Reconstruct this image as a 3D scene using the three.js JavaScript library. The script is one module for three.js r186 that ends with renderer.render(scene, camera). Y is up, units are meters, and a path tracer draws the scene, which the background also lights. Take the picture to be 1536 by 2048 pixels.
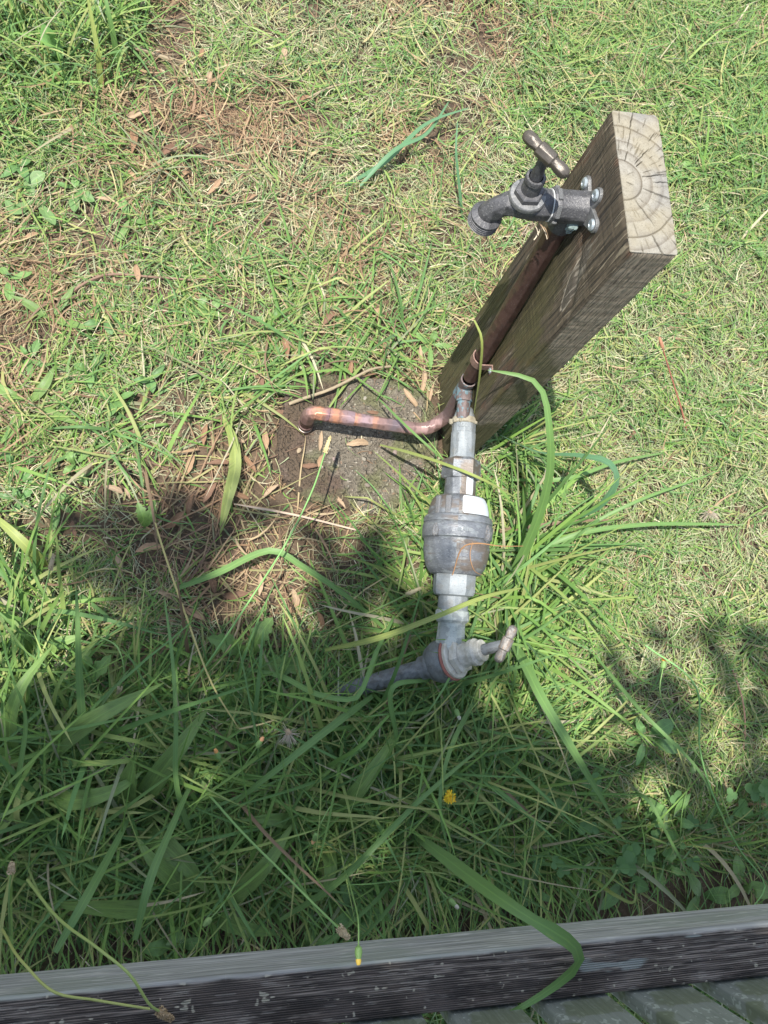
import * as THREE from 'three';
import { mergeGeometries, mergeVertices, toCreasedNormals } from 'three/addons/utils/BufferGeometryUtils.js';
import { FontLoader } from 'three/addons/loaders/FontLoader.js';
import { TextGeometry } from 'three/addons/geometries/TextGeometry.js';
import { RoundedBoxGeometry } from 'three/addons/geometries/RoundedBoxGeometry.js';

// ------------------------------------------------------------------ camera
const V = (x, y, z) => new THREE.Vector3(x, y, z);
const scene = new THREE.Scene();
const CAM = V(0, 1.2055, 0), FPX = 1538;
const RIGHT = V(0.98122, 0.19093, 0.02758), DOWN = V(0.01608, -0.22341, 0.97459), FWD = V(0.19224, -0.95584, -0.22229);
const camera = new THREE.PerspectiveCamera(2 * Math.atan(1024 / FPX) * 180 / Math.PI, 768 / 1024, 0.02, 200);
camera.position.copy(CAM);
camera.quaternion.setFromRotationMatrix(new THREE.Matrix4().makeBasis(RIGHT, DOWN.clone().negate(), FWD.clone().negate()));
camera.updateMatrixWorld(true);
scene.add(camera);
// ------------------------------------------------------------------ noise
function rngOf(seed) { let a = seed >>> 0; return () => { a = (a + 0x6D2B79F5) | 0; let t = Math.imul(a ^ (a >>> 15), 1 | a); t = (t + Math.imul(t ^ (t >>> 7), 61 | t)) ^ t; return ((t ^ (t >>> 14)) >>> 0) / 4294967296; }; }
const HASH = (() => { const r = rngOf(77), t = new Float32Array(65536); for (let i = 0; i < 65536; i++) t[i] = r(); return t; })();
function vn(x, y) {
  const xi = Math.floor(x), yi = Math.floor(y), fx = x - xi, fy = y - yi;
  const u = fx * fx * (3 - 2 * fx), v = fy * fy * (3 - 2 * fy);
  const h = (a, b) => HASH[((a & 255) | ((b & 255) << 8))];
  const a = h(xi, yi), b = h(xi + 1, yi), c = h(xi, yi + 1), d = h(xi + 1, yi + 1);
  return a + (b - a) * u + (c - a) * v + (a - b - c + d) * u * v;
}
function fbm(x, y, o = 4) { let s = 0, a = 0.5, n = 0; for (let i = 0; i < o; i++) { s += a * vn(x, y); n += a; a *= 0.5; x = x * 2.03 + 17.3; y = y * 2.01 + 5.7; } return s / n; }
const clamp = (x, a = 0, b = 1) => Math.min(b, Math.max(a, x));
const sst = (a, b, x) => { const t = clamp((x - a) / (b - a)); return t * t * (3 - 2 * t); };
const mix = (a, b, t) => a + (b - a) * t;
const mix3 = (a, b, t) => [mix(a[0], b[0], t), mix(a[1], b[1], t), mix(a[2], b[2], t)];
const lin = c => c <= 0.04045 ? c / 12.92 : Math.pow((c + 0.055) / 1.055, 2.4);
const enc = c => c <= 0.0031308 ? c * 12.92 : 1.055 * Math.pow(c, 1 / 2.4) - 0.055;
// colour map: fn(u,v) returns linear albedo
function colTex(w, h, fn, wrap = true) {
  const d = new Uint8Array(w * h * 4);
  for (let j = 0; j < h; j++) for (let i = 0; i < w; i++) {
    const c = fn((i + 0.5) / w, (j + 0.5) / h), k = (j * w + i) * 4;
    d[k] = 255 * clamp(enc(Math.max(0, c[0]))); d[k + 1] = 255 * clamp(enc(Math.max(0, c[1]))); d[k + 2] = 255 * clamp(enc(Math.max(0, c[2]))); d[k + 3] = 255;
  }
  return finishTex(d, w, h, wrap, true);
}
function valTex(w, h, fn, wrap = true) {
  const d = new Uint8Array(w * h * 4);
  for (let j = 0; j < h; j++) for (let i = 0; i < w; i++) { const k = (j * w + i) * 4, c = 255 * clamp(fn((i + 0.5) / w, (j + 0.5) / h)); d[k] = d[k + 1] = d[k + 2] = c; d[k + 3] = 255; }
  return finishTex(d, w, h, wrap, false);
}
function finishTex(d, w, h, wrap, srgb) {
  const t = new THREE.DataTexture(d, w, h, THREE.RGBAFormat);
  t.magFilter = THREE.LinearFilter; t.minFilter = THREE.LinearFilter;
  t.wrapS = t.wrapT = wrap ? THREE.RepeatWrapping : THREE.ClampToEdgeWrapping;
  if (srgb) t.colorSpace = THREE.SRGBColorSpace;
  t.needsUpdate = true; return t;
}
// ------------------------------------------------------------------ sky, sun, exposure
const SUN = V(-0.25, 1, 0.11).normalize();
{
  const w = 256, h = 128, d = new Float32Array(w * h * 4);
  for (let j = 0; j < h; j++) for (let i = 0; i < w; i++) {
    const el = ((j + 0.5) / h - 0.5) * Math.PI, az = (i + 0.5) / w * Math.PI * 2, k = (j * w + i) * 4;
    const s = Math.max(0, Math.sin(el));
    let c = mix3([0.80, 0.88, 0.96], [0.26, 0.44, 0.80], Math.pow(s, 0.5));
    const q = 1 / (s + 0.25), cl = sst(0.46, 0.66, fbm(Math.cos(az) * Math.cos(el) * q * 2 + 9, Math.sin(az) * Math.cos(el) * q * 2 + 4, 5));
    c = mix3(c, [1.15, 1.15, 1.14], cl * 0.8);
    if (el < 0) c = [0.22, 0.24, 0.16];
    d[k] = c[0] * 0.8; d[k + 1] = c[1] * 0.8; d[k + 2] = c[2] * 0.8; d[k + 3] = 1;
  }
  const t = new THREE.DataTexture(d, w, h, THREE.RGBAFormat, THREE.FloatType);
  t.mapping = THREE.EquirectangularReflectionMapping; t.magFilter = t.minFilter = THREE.LinearFilter; t.needsUpdate = true;
  scene.background = t; scene.environment = t;
}
const sun = new THREE.DirectionalLight(new THREE.Color(1, 0.955, 0.87), 5);
sun.position.copy(SUN).multiplyScalar(12); sun.castShadow = true; sun.shadow.mapSize.set(4096, 4096);
Object.assign(sun.shadow.camera, { left: -3, right: 3, top: 3, bottom: -3, near: 0.5, far: 30 });
scene.add(sun); scene.add(sun.target);
const renderer = new THREE.WebGLRenderer({ antialias: true });
renderer.toneMapping = THREE.LinearToneMapping;
renderer.toneMappingExposure = 1.76;
renderer.shadowMap.enabled = true;

// ------------------------------------------------------------------ helpers
const rayOf = (px, py) => V(0, 0, 0).addScaledVector(RIGHT, (px - 768) / FPX).addScaledVector(DOWN, (py - 1024) / FPX).add(FWD);
const atY = (px, py, y = 0) => { const d = rayOf(px, py); return CAM.clone().addScaledVector(d, (y - CAM.y) / d.y); };
const atX = (px, py, x) => { const d = rayOf(px, py); return CAM.clone().addScaledVector(d, x / d.x); };
const pix = p => { const d = p.clone().sub(CAM), z = d.dot(FWD); return [768 + FPX * d.dot(RIGHT) / z, 1024 + FPX * d.dot(DOWN) / z, z]; };
const used = {};
function numbered(n) { if (!(n in used)) { used[n] = 0; return n; } used[n]++; return n + '_' + String(used[n]).padStart(3, '0'); }
function shadows(o) { o.traverse(m => { if (m.isMesh) { m.castShadow = true; m.receiveShadow = true; } }); }
function put(o, name, label, category, group, kind) {
  o.name = numbered(name); o.userData.label = label; o.userData.category = category;
  if (group) o.userData.group = group; if (kind) o.userData.kind = kind;
  shadows(o); scene.add(o); return o;
}
function part(parent, name, geo, mat, label) { const m = new THREE.Mesh(geo, mat); m.name = name; if (label) m.userData.label = label; parent.add(m); return m; }
function groupAt(p) { const g = new THREE.Group(); if (p) g.position.copy(p); return g; }
function merge(list) { const l = list.map(g => { const q = g.index ? g.toNonIndexed() : g; for (const k of Object.keys(q.attributes)) if (!['position', 'normal', 'uv'].includes(k)) q.deleteAttribute(k); return q; }); return mergeGeometries(l); }
// frame of an axis
function frame(dir, hint) {
  const t = dir.clone().normalize(); const h = hint ? hint.clone() : (Math.abs(t.y) > 0.9 ? V(1, 0, 0) : V(0, 1, 0));
  const a = h.addScaledVector(t, -h.dot(t)).normalize(), b = t.clone().cross(a); return [t, a, b];
}
// lathe along a line: profile [[distance, radius]...]; segs 6 gives a hexagon
function turned(p0, dir, prof, segs = 40, hint, phase = 0) {
  const [t, a, b] = frame(dir, hint), pos = [], uv = [], idx = [], n = prof.length;
  for (let i = 0; i < n; i++) for (let j = 0; j <= segs; j++) {
    const th = j / segs * Math.PI * 2 + phase, r = prof[i][1];
    const p = p0.clone().addScaledVector(t, prof[i][0]).addScaledVector(a, Math.cos(th) * r).addScaledVector(b, Math.sin(th) * r);
    pos.push(p.x, p.y, p.z); uv.push(prof[i][0], th * 0.016);
  }
  for (let i = 0; i < n - 1; i++) for (let j = 0; j < segs; j++) { const q = i * (segs + 1) + j; idx.push(q, q + 1, q + segs + 1, q + 1, q + segs + 2, q + segs + 1); }
  const g = new THREE.BufferGeometry(); g.setAttribute('position', new THREE.Float32BufferAttribute(pos, 3)); g.setAttribute('uv', new THREE.Float32BufferAttribute(uv, 2)); g.setIndex(idx);
  return toCreasedNormals(g, segs <= 8 ? 0.35 : 0.62);
}
// sweep along a smooth curve with a varying radius
function swept(points, rad, n = 60, segs = 24, cap = true) {
  const c = new THREE.CatmullRomCurve3(points, false, 'centripetal'), len = c.getLength(), pos = [], uv = [], idx = [];
  let a = null, L = 0, last = null;
  for (let i = 0; i <= n; i++) {
    const u = i / n, p = c.getPointAt(u), t = c.getTangentAt(u);
    if (!a) a = frame(t)[1]; a.addScaledVector(t, -a.dot(t)).normalize();
    const b = t.clone().cross(a); if (last) L += last.distanceTo(p); last = p;
    const r = typeof rad === 'function' ? rad(u, L) : rad;
    for (let j = 0; j <= segs; j++) { const th = j / segs * Math.PI * 2; const q = p.clone().addScaledVector(a, Math.cos(th) * r).addScaledVector(b, Math.sin(th) * r); pos.push(q.x, q.y, q.z); uv.push(L, th * 0.012); }
  }
  for (let i = 0; i < n; i++) for (let j = 0; j < segs; j++) { const q = i * (segs + 1) + j; idx.push(q, q + segs + 1, q + 1, q + 1, q + segs + 1, q + segs + 2); }
  if (cap) for (const [row, p] of [[0, points[0]], [n, points[points.length - 1]]]) { const k = pos.length / 3; pos.push(p.x, p.y, p.z); uv.push(0, 0); for (let j = 0; j < segs; j++) { const q = row * (segs + 1) + j; if (row) idx.push(k, q, q + 1); else idx.push(k, q + 1, q); } }
  const g = new THREE.BufferGeometry(); g.setAttribute('position', new THREE.Float32BufferAttribute(pos, 3)); g.setAttribute('uv', new THREE.Float32BufferAttribute(uv, 2)); g.setIndex(idx);
  return toCreasedNormals(g, 0.8);
}
// ------------------------------------------------------------------ ground
function gh(x, z) {
  const d = Math.hypot(x - 0.22, z + 0.4);
  return (fbm(x * 3 + 40, z * 3 + 11, 3) - 0.5) * 0.03 * sst(0.12, 0.5, d) + (fbm(x * 26, z * 26 + 7, 3) - 0.5) * 0.012;
}
const mirrored = t => { t.wrapS = t.wrapT = THREE.MirroredRepeatWrapping; return t; };
{
  const n = 300, pos = [], uv = [], col = [], idx = [], cx = 0.35, cz = -0.5;
  const w = u => 1.75 * u + 58 * Math.pow(u, 9);
  for (let j = 0; j <= n; j++) for (let i = 0; i <= n; i++) {
    const x = cx + w(i / n * 2 - 1), z = cz + w(j / n * 2 - 1), far = sst(1.5, 2.6, Math.hypot(x - cx, z - cz));
    pos.push(x, gh(x, z) - 0.001, z); uv.push(x / 0.8, z / 0.8); const g = mix3([1, 1, 1], [0.95, 1.9, 0.55], far * (0.6 + 0.4 * fbm(x * 3, z * 3, 3))); col.push(...g);
  }
  for (let j = 0; j < n; j++) for (let i = 0; i < n; i++) { const q = j * (n + 1) + i; idx.push(q, q + n + 1, q + 1, q + 1, q + n + 1, q + n + 2); }
  const g = new THREE.BufferGeometry(); g.setAttribute('position', new THREE.Float32BufferAttribute(pos, 3)); g.setAttribute('uv', new THREE.Float32BufferAttribute(uv, 2)); g.setAttribute('color', new THREE.Float32BufferAttribute(col, 3)); g.setIndex(idx); g.computeVertexNormals();
  const soilC = mirrored(colTex(1024, 1024, (u, v) => {
    const n1 = fbm(u * 9, v * 9, 4), n2 = fbm(u * 60, v * 60, 3), n3 = vn(u * 330, v * 330), n4 = vn(u * 200 + 50, v * 200);
    let c = mix3([0.06, 0.04, 0.025], [0.185, 0.128, 0.08], clamp(n1 * 0.7 + n2 * 0.6 - 0.15));
    c = mix3(c, [0.26, 0.2, 0.13], sst(0.78, 0.95, n3) * 0.7); c = mix3(c, [0.03, 0.022, 0.016], sst(0.75, 0.95, n4) * 0.6);
    return mix3(c, [0.09, 0.11, 0.035], sst(0.55, 0.75, fbm(u * 6 + 30, v * 6, 4)) * 0.5).map(k => k * 0.68);
  }));
  const soilB = mirrored(valTex(1024, 1024, (u, v) => 0.5 * fbm(u * 40, v * 40, 4) + 0.3 * vn(u * 170, v * 170) + 0.2 * vn(u * 400, v * 400)));
  const m = new THREE.Mesh(g, new THREE.MeshStandardMaterial({ map: soilC, bumpMap: soilB, bumpScale: 0.006, roughness: 0.95, vertexColors: true }));
  put(m, 'ground', 'brown soil under the mown lawn', 'ground', null, 'structure');
}
// ------------------------------------------------------------------ pixel-guided zones on the ground (all in ground metres through at/pix)
const blob = (px, py, cx, cy, rx, ry) => { const a = (px - cx) / rx, b = (py - cy) / ry; return Math.exp(-(a * a + b * b)); };
const padPx = [[568, 762], [660, 748], [742, 752], [812, 768], [858, 792], [885, 850], [878, 930], [850, 1000], [770, 1032], [680, 1030], [600, 1000], [552, 950], [548, 880], [556, 815]];
const padPoly = padPx.map(([x, y]) => { const p = atY(x, y, 0); return [p.x, p.z]; });
function inPoly(x, z, poly) { let c = false; for (let i = 0, j = poly.length - 1; i < poly.length; j = i++) { const [xi, zi] = poly[i], [xj, zj] = poly[j]; if ((zi > z) !== (zj > z) && x < (xj - xi) * (z - zi) / (zj - zi) + xi) c = !c; } return c; }
function bareAt(x, z, px, py) {
  let b = 0.85 * blob(px, py, 530, 900, 130, 170) + 0.95 * blob(px, py, 430, 1130, 170, 110) + 0.9 * blob(px, py, 30, 690, 130, 45) + 0.75 * blob(px, py, 640, 1090, 130, 90) + 0.6 * blob(px, py, 400, 930, 90, 110) + 0.45 * blob(px, py, 430, 410, 80, 35) + 0.4 * blob(px, py, 260, 240, 40, 110) + 0.8 * blob(px, py, 800, 740, 80, 60) + 0.5 * blob(px, py, 560, 720, 60, 30) + 0.4 * blob(px, py, 330, 600, 60, 40);
  b += (fbm(x * 22, z * 22, 3) - 0.5) * 1.0 + (0.95 * sst(0.5, 0.7, fbm(x * 8 + 15, z * 8 + 41, 3)) + 0.14) * sst(1200, 800, px) * sst(1300, 1100, py);
  return clamp(b * sst(1760, 1600, py));
}
function greenAt(x, z, px, py) {
  let g = 0.12 + 0.75 * blob(px, py, 60, 120, 260, 170) + 0.55 * blob(px, py, 1480, 230, 210, 420) + 0.45 * blob(px, py, 1250, 60, 230, 130) + 0.4 * blob(px, py, 680, 570, 260, 120) + 0.55 * blob(px, py, 90, 850, 220, 140) + 0.9 * sst(1250, 1420, py) * sst(1180, 900, px) + 0.5 * sst(1500, 1750, py) + 0.8 * blob(px, py, 1000, 1150, 170, 200) + 0.35 * blob(px, py, 1130, 150, 110, 90) + 0.35 * blob(px, py, 200, 450, 150, 130);
  g += (fbm(x * 9 + 3, z * 9, 3) - 0.5) * 1.1 - 0.35 * blob(px, py, 480, 330, 200, 140);
  return clamp(g);
}
function lushAt(px, py) {
  return clamp(0.9 * blob(px, py, 40, 90, 190, 130) + 0.25 * blob(px, py, 1500, 200, 160, 300) + 0.95 * sst(1260, 1450, py) * sst(1230, 1000, px) + 0.75 * sst(1580, 1750, py) + 0.5 * blob(px, py, 1000, 1150, 130, 150) + 0.35 * blob(px, py, 60, 1100, 120, 200));
}
const postBox = [[0.342, -0.533], [0.402, -0.533], [0.402, -0.372], [0.342, -0.372]];
// ------------------------------------------------------------------ concrete footing round the buried copper pipe
{
  const c = [0, 0]; padPoly.forEach(p => { c[0] += p[0] / padPoly.length; c[1] += p[1] / padPoly.length; });
  const curve = new THREE.CatmullRomCurve3(padPoly.map(p => V(p[0], 0, p[1])), true), N = 140, M = 46, pos = [], uv = [], idx = [];
  const rim = curve.getSpacedPoints(N).slice(0, N);
  for (let i = 0; i <= M; i++) for (let j = 0; j < N; j++) {
    const f = i / M, k = f * (1 + 0.07 * (fbm(rim[j].x * 40, rim[j].z * 40, 3) - 0.5) * f);
    const x = mix(c[0], rim[j].x, k), z = mix(c[1], rim[j].z, k);
    const top = 0.013 + (fbm(x * 30, z * 30, 4) - 0.5) * 0.018 - 0.008 * sst(-0.36, -0.27, z) + (vn(x * 160, z * 160) - 0.5) * 0.0022;
    pos.push(x, mix(top, -0.02, sst(0.93, 1, f)), z); uv.push(x / 0.4, z / 0.4);
  }
  for (let i = 0; i < M; i++) for (let j = 0; j < N; j++) { const a = i * N + j, b = i * N + (j + 1) % N; idx.push(a, b, a + N, b, b + N, a + N); }
  const g = new THREE.BufferGeometry(); g.setAttribute('position', new THREE.Float32BufferAttribute(pos, 3)); g.setAttribute('uv', new THREE.Float32BufferAttribute(uv, 2)); g.setIndex(idx); g.computeVertexNormals();
  const cm = colTex(1024, 1024, (u, v) => {
    const x = u, y = v, n1 = fbm(x * 7, y * 7, 4), n2 = fbm(x * 45 + 9, y * 45, 3), agg = vn(x * 110, y * 110), agg2 = vn(x * 70 + 40, y * 70 + 3);
    let q = mix3([0.09, 0.075, 0.056], [0.185, 0.16, 0.122], n2);
    q = mix3(q, [0.33, 0.30, 0.24], sst(0.8, 0.92, agg) * 0.75); q = mix3(q, [0.24, 0.15, 0.1], sst(0.86, 0.95, agg2) * 0.7);
    q = mix3(q, [0.085, 0.095, 0.03], sst(0.45, 0.62, n1) * 0.65);
    q = mix3(q, [0.078, 0.05, 0.035], sst(0.38, 0.51, fbm(x * 5 + 21, y * 5 + 2, 4)) * 0.85);
    return mix3(q, [0.03, 0.025, 0.02], sst(0.72, 0.9, vn(x * 210, y * 210 + 7)) * 0.6).map(k => k * 1.05);
  });
  const bm = valTex(1024, 1024, (u, v) => 0.5 * vn(u * 110, v * 110) + 0.3 * fbm(u * 45 + 9, v * 45, 3) + 0.2 * vn(u * 300, v * 300));
  mirrored(cm); mirrored(bm);
  put(new THREE.Mesh(g, new THREE.MeshStandardMaterial({ map: cm, bumpMap: bm, bumpScale: 0.011, roughness: 0.92 })), 'concrete_footing', 'rough weathered concrete footing that the copper pipe goes down into', 'concrete footing');
  // pebbles bedded in it
  const pm = [[0.26, 0.2, 0.13], [0.2, 0.15, 0.13], [0.22, 0.2, 0.16], [0.15, 0.12, 0.095]].map(q => new THREE.MeshStandardMaterial({ color: new THREE.Color().setRGB(...q), roughness: 0.7 }));
  const pg = new THREE.IcosahedronGeometry(1, 2); { const p = pg.attributes.position; for (let i = 0; i < p.count; i++) { const k = 0.8 + 0.35 * fbm(p.getX(i) * 1.5 + 4, p.getY(i) * 1.5 + p.getZ(i) * 1.3, 2); p.setXYZ(i, p.getX(i) * k, p.getY(i) * k * 0.6, p.getZ(i) * k); } pg.computeVertexNormals(); }
  [[598, 901, 4, 0], [730, 797, 3.4, 2], [581, 831, 6, 3], [668, 918, 3, 1], [645, 935, 3, 3], [700, 776, 3, 1], [770, 812, 3.4, 3], [620, 770, 3, 2], [690, 800, 2.6, 0], [790, 905, 4, 1], [735, 970, 4, 3]].forEach(([x, y, s, k]) => {
    const p = atY(x, y, 0.012), m = new THREE.Mesh(pg, pm[k]); m.position.copy(p); m.scale.set(s * 1.3e-3, s * 0.9e-3, s * 1e-3); m.rotation.y = x; put(m, 'pebble', 'small pale pebble on the concrete footing', 'pebble', 'pebbles on the concrete footing');
  });
}
// ------------------------------------------------------------------ timber post
const PX = 0.3477, PZ = -0.377, PW = 0.0494, PL = 0.150, PH = 0.6355;
{
  const post = groupAt(V(PX, 0, PZ)); post.rotation.y = 0.019;
  // perimeter, from the back corner of the tap face, with rounded arrises
  const per = []; let s = 0;
  const cor = [[0, -PL, 0.0022], [0, 0, 0.003], [PW, 0, 0.004], [PW, -PL, 0.007]];
  const seg = [];
  for (let i = 0; i < 4; i++) {
    const a = cor[i], b = cor[(i + 1) % 4], dx = Math.sign(b[0] - a[0]), dz = Math.sign(b[1] - a[1]);
    const p0 = [a[0] + dx * a[2], a[1] + dz * a[2]], p1 = [b[0] - dx * b[2], b[1] - dz * b[2]];
    const n = Math.round(Math.hypot(p1[0] - p0[0], p1[1] - p0[1]) / 0.0022), nx = -Math.abs(dz) * (i === 0 ? 1 : -1), nz = (i === 1 ? 1 : i === 3 ? -1 : 0);
    for (let k = 0; k <= n; k++) seg.push([mix(p0[0], p1[0], k / n), mix(p0[1], p1[1], k / n), nx, nz]);
    const c = cor[(i + 1) % 4], e = cor[(i + 2) % 4], ex = Math.sign(e[0] - c[0]), ez = Math.sign(e[1] - c[1]);
    const cc = [c[0] - dx * c[2] + ex * c[2], c[1] - dz * c[2] + ez * c[2]];
    for (let k = 1; k < 5; k++) { const t = k / 5 * Math.PI / 2; const ox = -ex * Math.cos(t) + dx * Math.sin(t), oz = -ez * Math.cos(t) + dz * Math.sin(t); seg.push([cc[0] + ox * c[2], cc[1] + oz * c[2], ox, oz]); }
  }
  seg.push(seg[0].slice());
  seg.forEach((q, i) => { if (i) s += Math.hypot(q[0] - seg[i - 1][0], q[1] - seg[i - 1][1]); per.push([...q, s]); });
  const S = s, rows = 170, y0 = -0.06, pos = [], uv = [], idx = [];
  const rough = (q, y) => (fbm(q * 260, y * 16, 3) - 0.5) * 0.0011 + (fbm(q * 30 + 5, y * 5, 2) - 0.5) * 0.0016 ;
  for (let r = 0; r <= rows; r++) for (const [x, z, nx, nz, q] of per) {
    const y = mix(y0, PH, r / rows), qq = q === S ? 0 : q, edge = r === rows ? -0.0012 : 0;
    const kn = Math.exp(-Math.pow((qq - 0.112 + (y - 0.533) * 1.2) / 0.007, 2) - Math.pow((y - 0.53) / 0.03, 2)) * 0.0018;
    const d = rough(qq, y) + edge - kn; pos.push(x + nx * d, y, z + nz * d); uv.push(q / S, (y - y0) / (PH - y0));
  }
  const P = per.length; for (let r = 0; r < rows; r++) for (let j = 0; j < P - 1; j++) { const a = r * P + j; idx.push(a, a + 1, a + P, a + 1, a + P + 1, a + P); }
  const g = new THREE.BufferGeometry(); g.setAttribute('position', new THREE.Float32BufferAttribute(pos, 3)); g.setAttribute('uv', new THREE.Float32BufferAttribute(uv, 2)); g.setIndex(idx); g.computeVertexNormals();
  const H = PH - y0, knot = (q, y) => { const a = (q - 0.112 + (y - 0.533) * 0.35) / 0.011, b = (y - 0.53) / 0.042; return a * a + b * b; };
  const map = colTex(1024, 1536, (u, v) => {
    const q = u * S, y = y0 + v * H;
    const st = fbm(q * 420, y * 9, 3), br = fbm(q * 55, y * 5 + 3, 4), fz = vn(q * 900, y * 150), saw = vn(q * 20, y * 330), mo = fbm(q * 24 + 8, y * 10, 4);
    let c = mix3([0.05, 0.039, 0.028], [0.15, 0.122, 0.09], clamp(0.1 + 0.9 * st + 0.7 * (br - 0.5)));
    const fl = vn(q * 760, y * 48), fl2 = vn(q * 620 + 40, y * 30);
    c = mix3(c, [0.42, 0.37, 0.28], sst(0.74, 0.93, fl) * 0.65 * sst(0.3, 0.6, br)); c = mix3(c, [0.02, 0.016, 0.012], sst(0.62, 0.85, fl2) * 0.75);
    c = mix3(c, [0.16, 0.07, 0.04], sst(0.6, 0.75, fbm(q * 60 + 70, y * 14, 3)) * 0.4);
    // narrow face is greyer; saw marks cross it
    const nar = sst(0.149, 0.153, q) * sst(0.202, 0.197, q);
    c = mix3(c, mix3(mix3([0.2, 0.165, 0.125], [0.47, 0.415, 0.34], clamp(st * 0.55 + saw * 0.5)), [0.05, 0.04, 0.032], sst(0.6, 0.85, vn(q * 800, y * 160)) * 0.55), nar * 0.85);
    // green algae: patches with their own ragged outline, from the damp foot up
    const al = sst(0.40, 0.58, mo + 0.42 * (1 - y / 0.5) * (0.6 + 0.7 * vn(q * 30, 3)) - 0.12);
    c = mix3(c, mix3([0.055, 0.056, 0.017], [0.12, 0.115, 0.035], st), al * 0.72 * sst(0.6, 0.42, y));
    const k = knot(q, y); if (k < 1.6) { c = mix3(c, [0.11, 0.098, 0.085], sst(1.1, 0.8, k) * 0.9); c = mix3(c, [0.5, 0.46, 0.4], sst(0.13, 0.02, Math.abs(k - 1) - 0.08 * fbm(q * 300, y * 60, 2)) * sst(0.45, 0.62, fbm(q * 180, y * 40, 2)) * 0.9); }
    if (y < 0.585 && y > 0.5 && k < 9) c = mix3(c, [0.5, 0.47, 0.42], sst(0.66, 0.8, vn(q * 500, y * 60 + 9)) * 0.4 * Math.exp(-k * 0.3));
    return [c[0] * 0.72, c[1] * 0.68, c[2] * 0.62];
  });
  const bump = valTex(1024, 1536, (u, v) => { const q = u * S, y = y0 + v * H; return 0.4 * fbm(q * 420, y * 9, 3) + 0.5 * vn(q * 760, y * 48) + 0.1 * vn(q * 20, y * 330); });
  part(post, 'timber', g, new THREE.MeshStandardMaterial({ map, bumpMap: bump, bumpScale: 0.003, roughness: 0.8 }));
  // end grain with real drying cracks
  const rings = [0.0218, 0.0325, 0.0432, 0.0588, 0.071, 0.083], cracks = [];
  const deg = Math.PI / 180;
  for (const [a, r0, r1, w, d] of [[70, 0.0215, 0.034, 0.8, 5], [72, 0.036, 0.06, 0.6, 4], [73.5, 0.059, 0.077, 1, 6], [12, 0.0235, 0.05, 0.9, 6], [1, 0.034, 0.052, 0.8, 5], [-18, 0.0235, 0.056, 0.9, 6], [40, 0.0235, 0.034, 0.9, 4], [47, 0.036, 0.05, 0.7, 4], [52, 0.056, 0.07, 0.8, 4], [85, 0.026, 0.045, 0.5, 3], [84, 0.062, 0.074, 0.8, 4], [-58, 0.023, 0.053, 0.8, 5], [-66, 0.06, 0.085, 1.3, 7], [-53, 0.072, 0.096, 0.8, 5], [-80, 0.044, 0.06, 0.5, 3], [-47, 0.024, 0.032, 0.5, 3], [-40, 0.045, 0.06, 0.5, 3], [-30, 0.03, 0.055, 0.35, 2], [-20, 0.006, 0.014, 0.7, 4], [33, 0.008, 0.018, 0.4, 2]]) cracks.push([a * deg, r0, r1, w * 0.62e-3, d * 1e-3]);
  const rr = rngOf(5); for (let i = 0; i < 90; i++) { const a = (rr() * 176 - 88) * deg, r0 = 0.024 + rr() * 0.05; cracks.push([a, r0, r0 + 0.004 + rr() * 0.014, (0.3 + rr() * 0.25) * 1e-3, (0.8 + rr() * 1.6) * 1e-3]); }
  const nx = 120, nz = 360, tp = [], tu = [], ti = [];
  for (let j = 0; j <= nz; j++) for (let i = 0; i <= nx; i++) {
    const z = -PL + PL * j / nz; let xa = 0, xb = PW;
    for (const [cx, cz, r] of cor) { const dzr = r - Math.abs(z - cz); if (dzr > 0) { const o = r - Math.sqrt(Math.max(0, r * r - dzr * dzr)); if (cx === 0) xa = Math.max(xa, o); else xb = Math.min(xb, PW - o); } }
    xa += 0.0008; xb -= 0.0008; const x = mix(xa, xb, i / nx), zz = clamp(z, -PL + 0.0008, -0.0008);
    const dx = x, dz = -(zz + PL / 2), wob = 1 + (fbm(x * 40 + 3, zz * 40, 2) - 0.5) * 0.06, r = Math.hypot(dx, dz) * wob, an = Math.atan2(dz, dx);
    let h = (fbm(x * 500, zz * 500, 2) - 0.5) * 0.0004 + (fbm(x * 60, zz * 60, 2) - 0.5) * 0.001;
    for (let q = 0; q < rings.length; q++) { const e = (r - rings[q]) / (q === 0 || q === 3 ? 0.00055 : 0.0012); if (Math.abs(e) < 3) h -= (q === 0 || q === 3 ? 0.0017 : 0.0005) * Math.exp(-e * e); }
    for (const [a, r0, r1, w, d] of cracks) { if (r < r0 || r > r1) continue; const t = (r - r0) / (r1 - r0), aa = a + (fbm(r * 240, a * 9, 2) - 0.5) * 0.0011 / r; const e = Math.abs(an - aa) * r / (w * (0.35 + 0.65 * Math.sin(Math.PI * t) ** 0.5)); if (e < 1) h -= d * (1 - e * e) * Math.sin(Math.PI * clamp(t, 0.08, 0.92)) ** 0.5; }
    const ed = Math.min(i, nx - i, j, nz - j); if (ed === 0) h -= 0.001;
    tp.push(x, PH + 0.0006 + h, zz); tu.push(x / PW, (zz + PL) / PL);
  }
  for (let j = 0; j < nz; j++) for (let i = 0; i < nx; i++) { const a = j * (nx + 1) + i; ti.push(a, a + nx + 1, a + 1, a + 1, a + nx + 1, a + nx + 2); }
  const tg = new THREE.BufferGeometry(); tg.setAttribute('position', new THREE.Float32BufferAttribute(tp, 3)); tg.setAttribute('uv', new THREE.Float32BufferAttribute(tu, 2)); tg.setIndex(ti); tg.computeVertexNormals();
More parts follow.
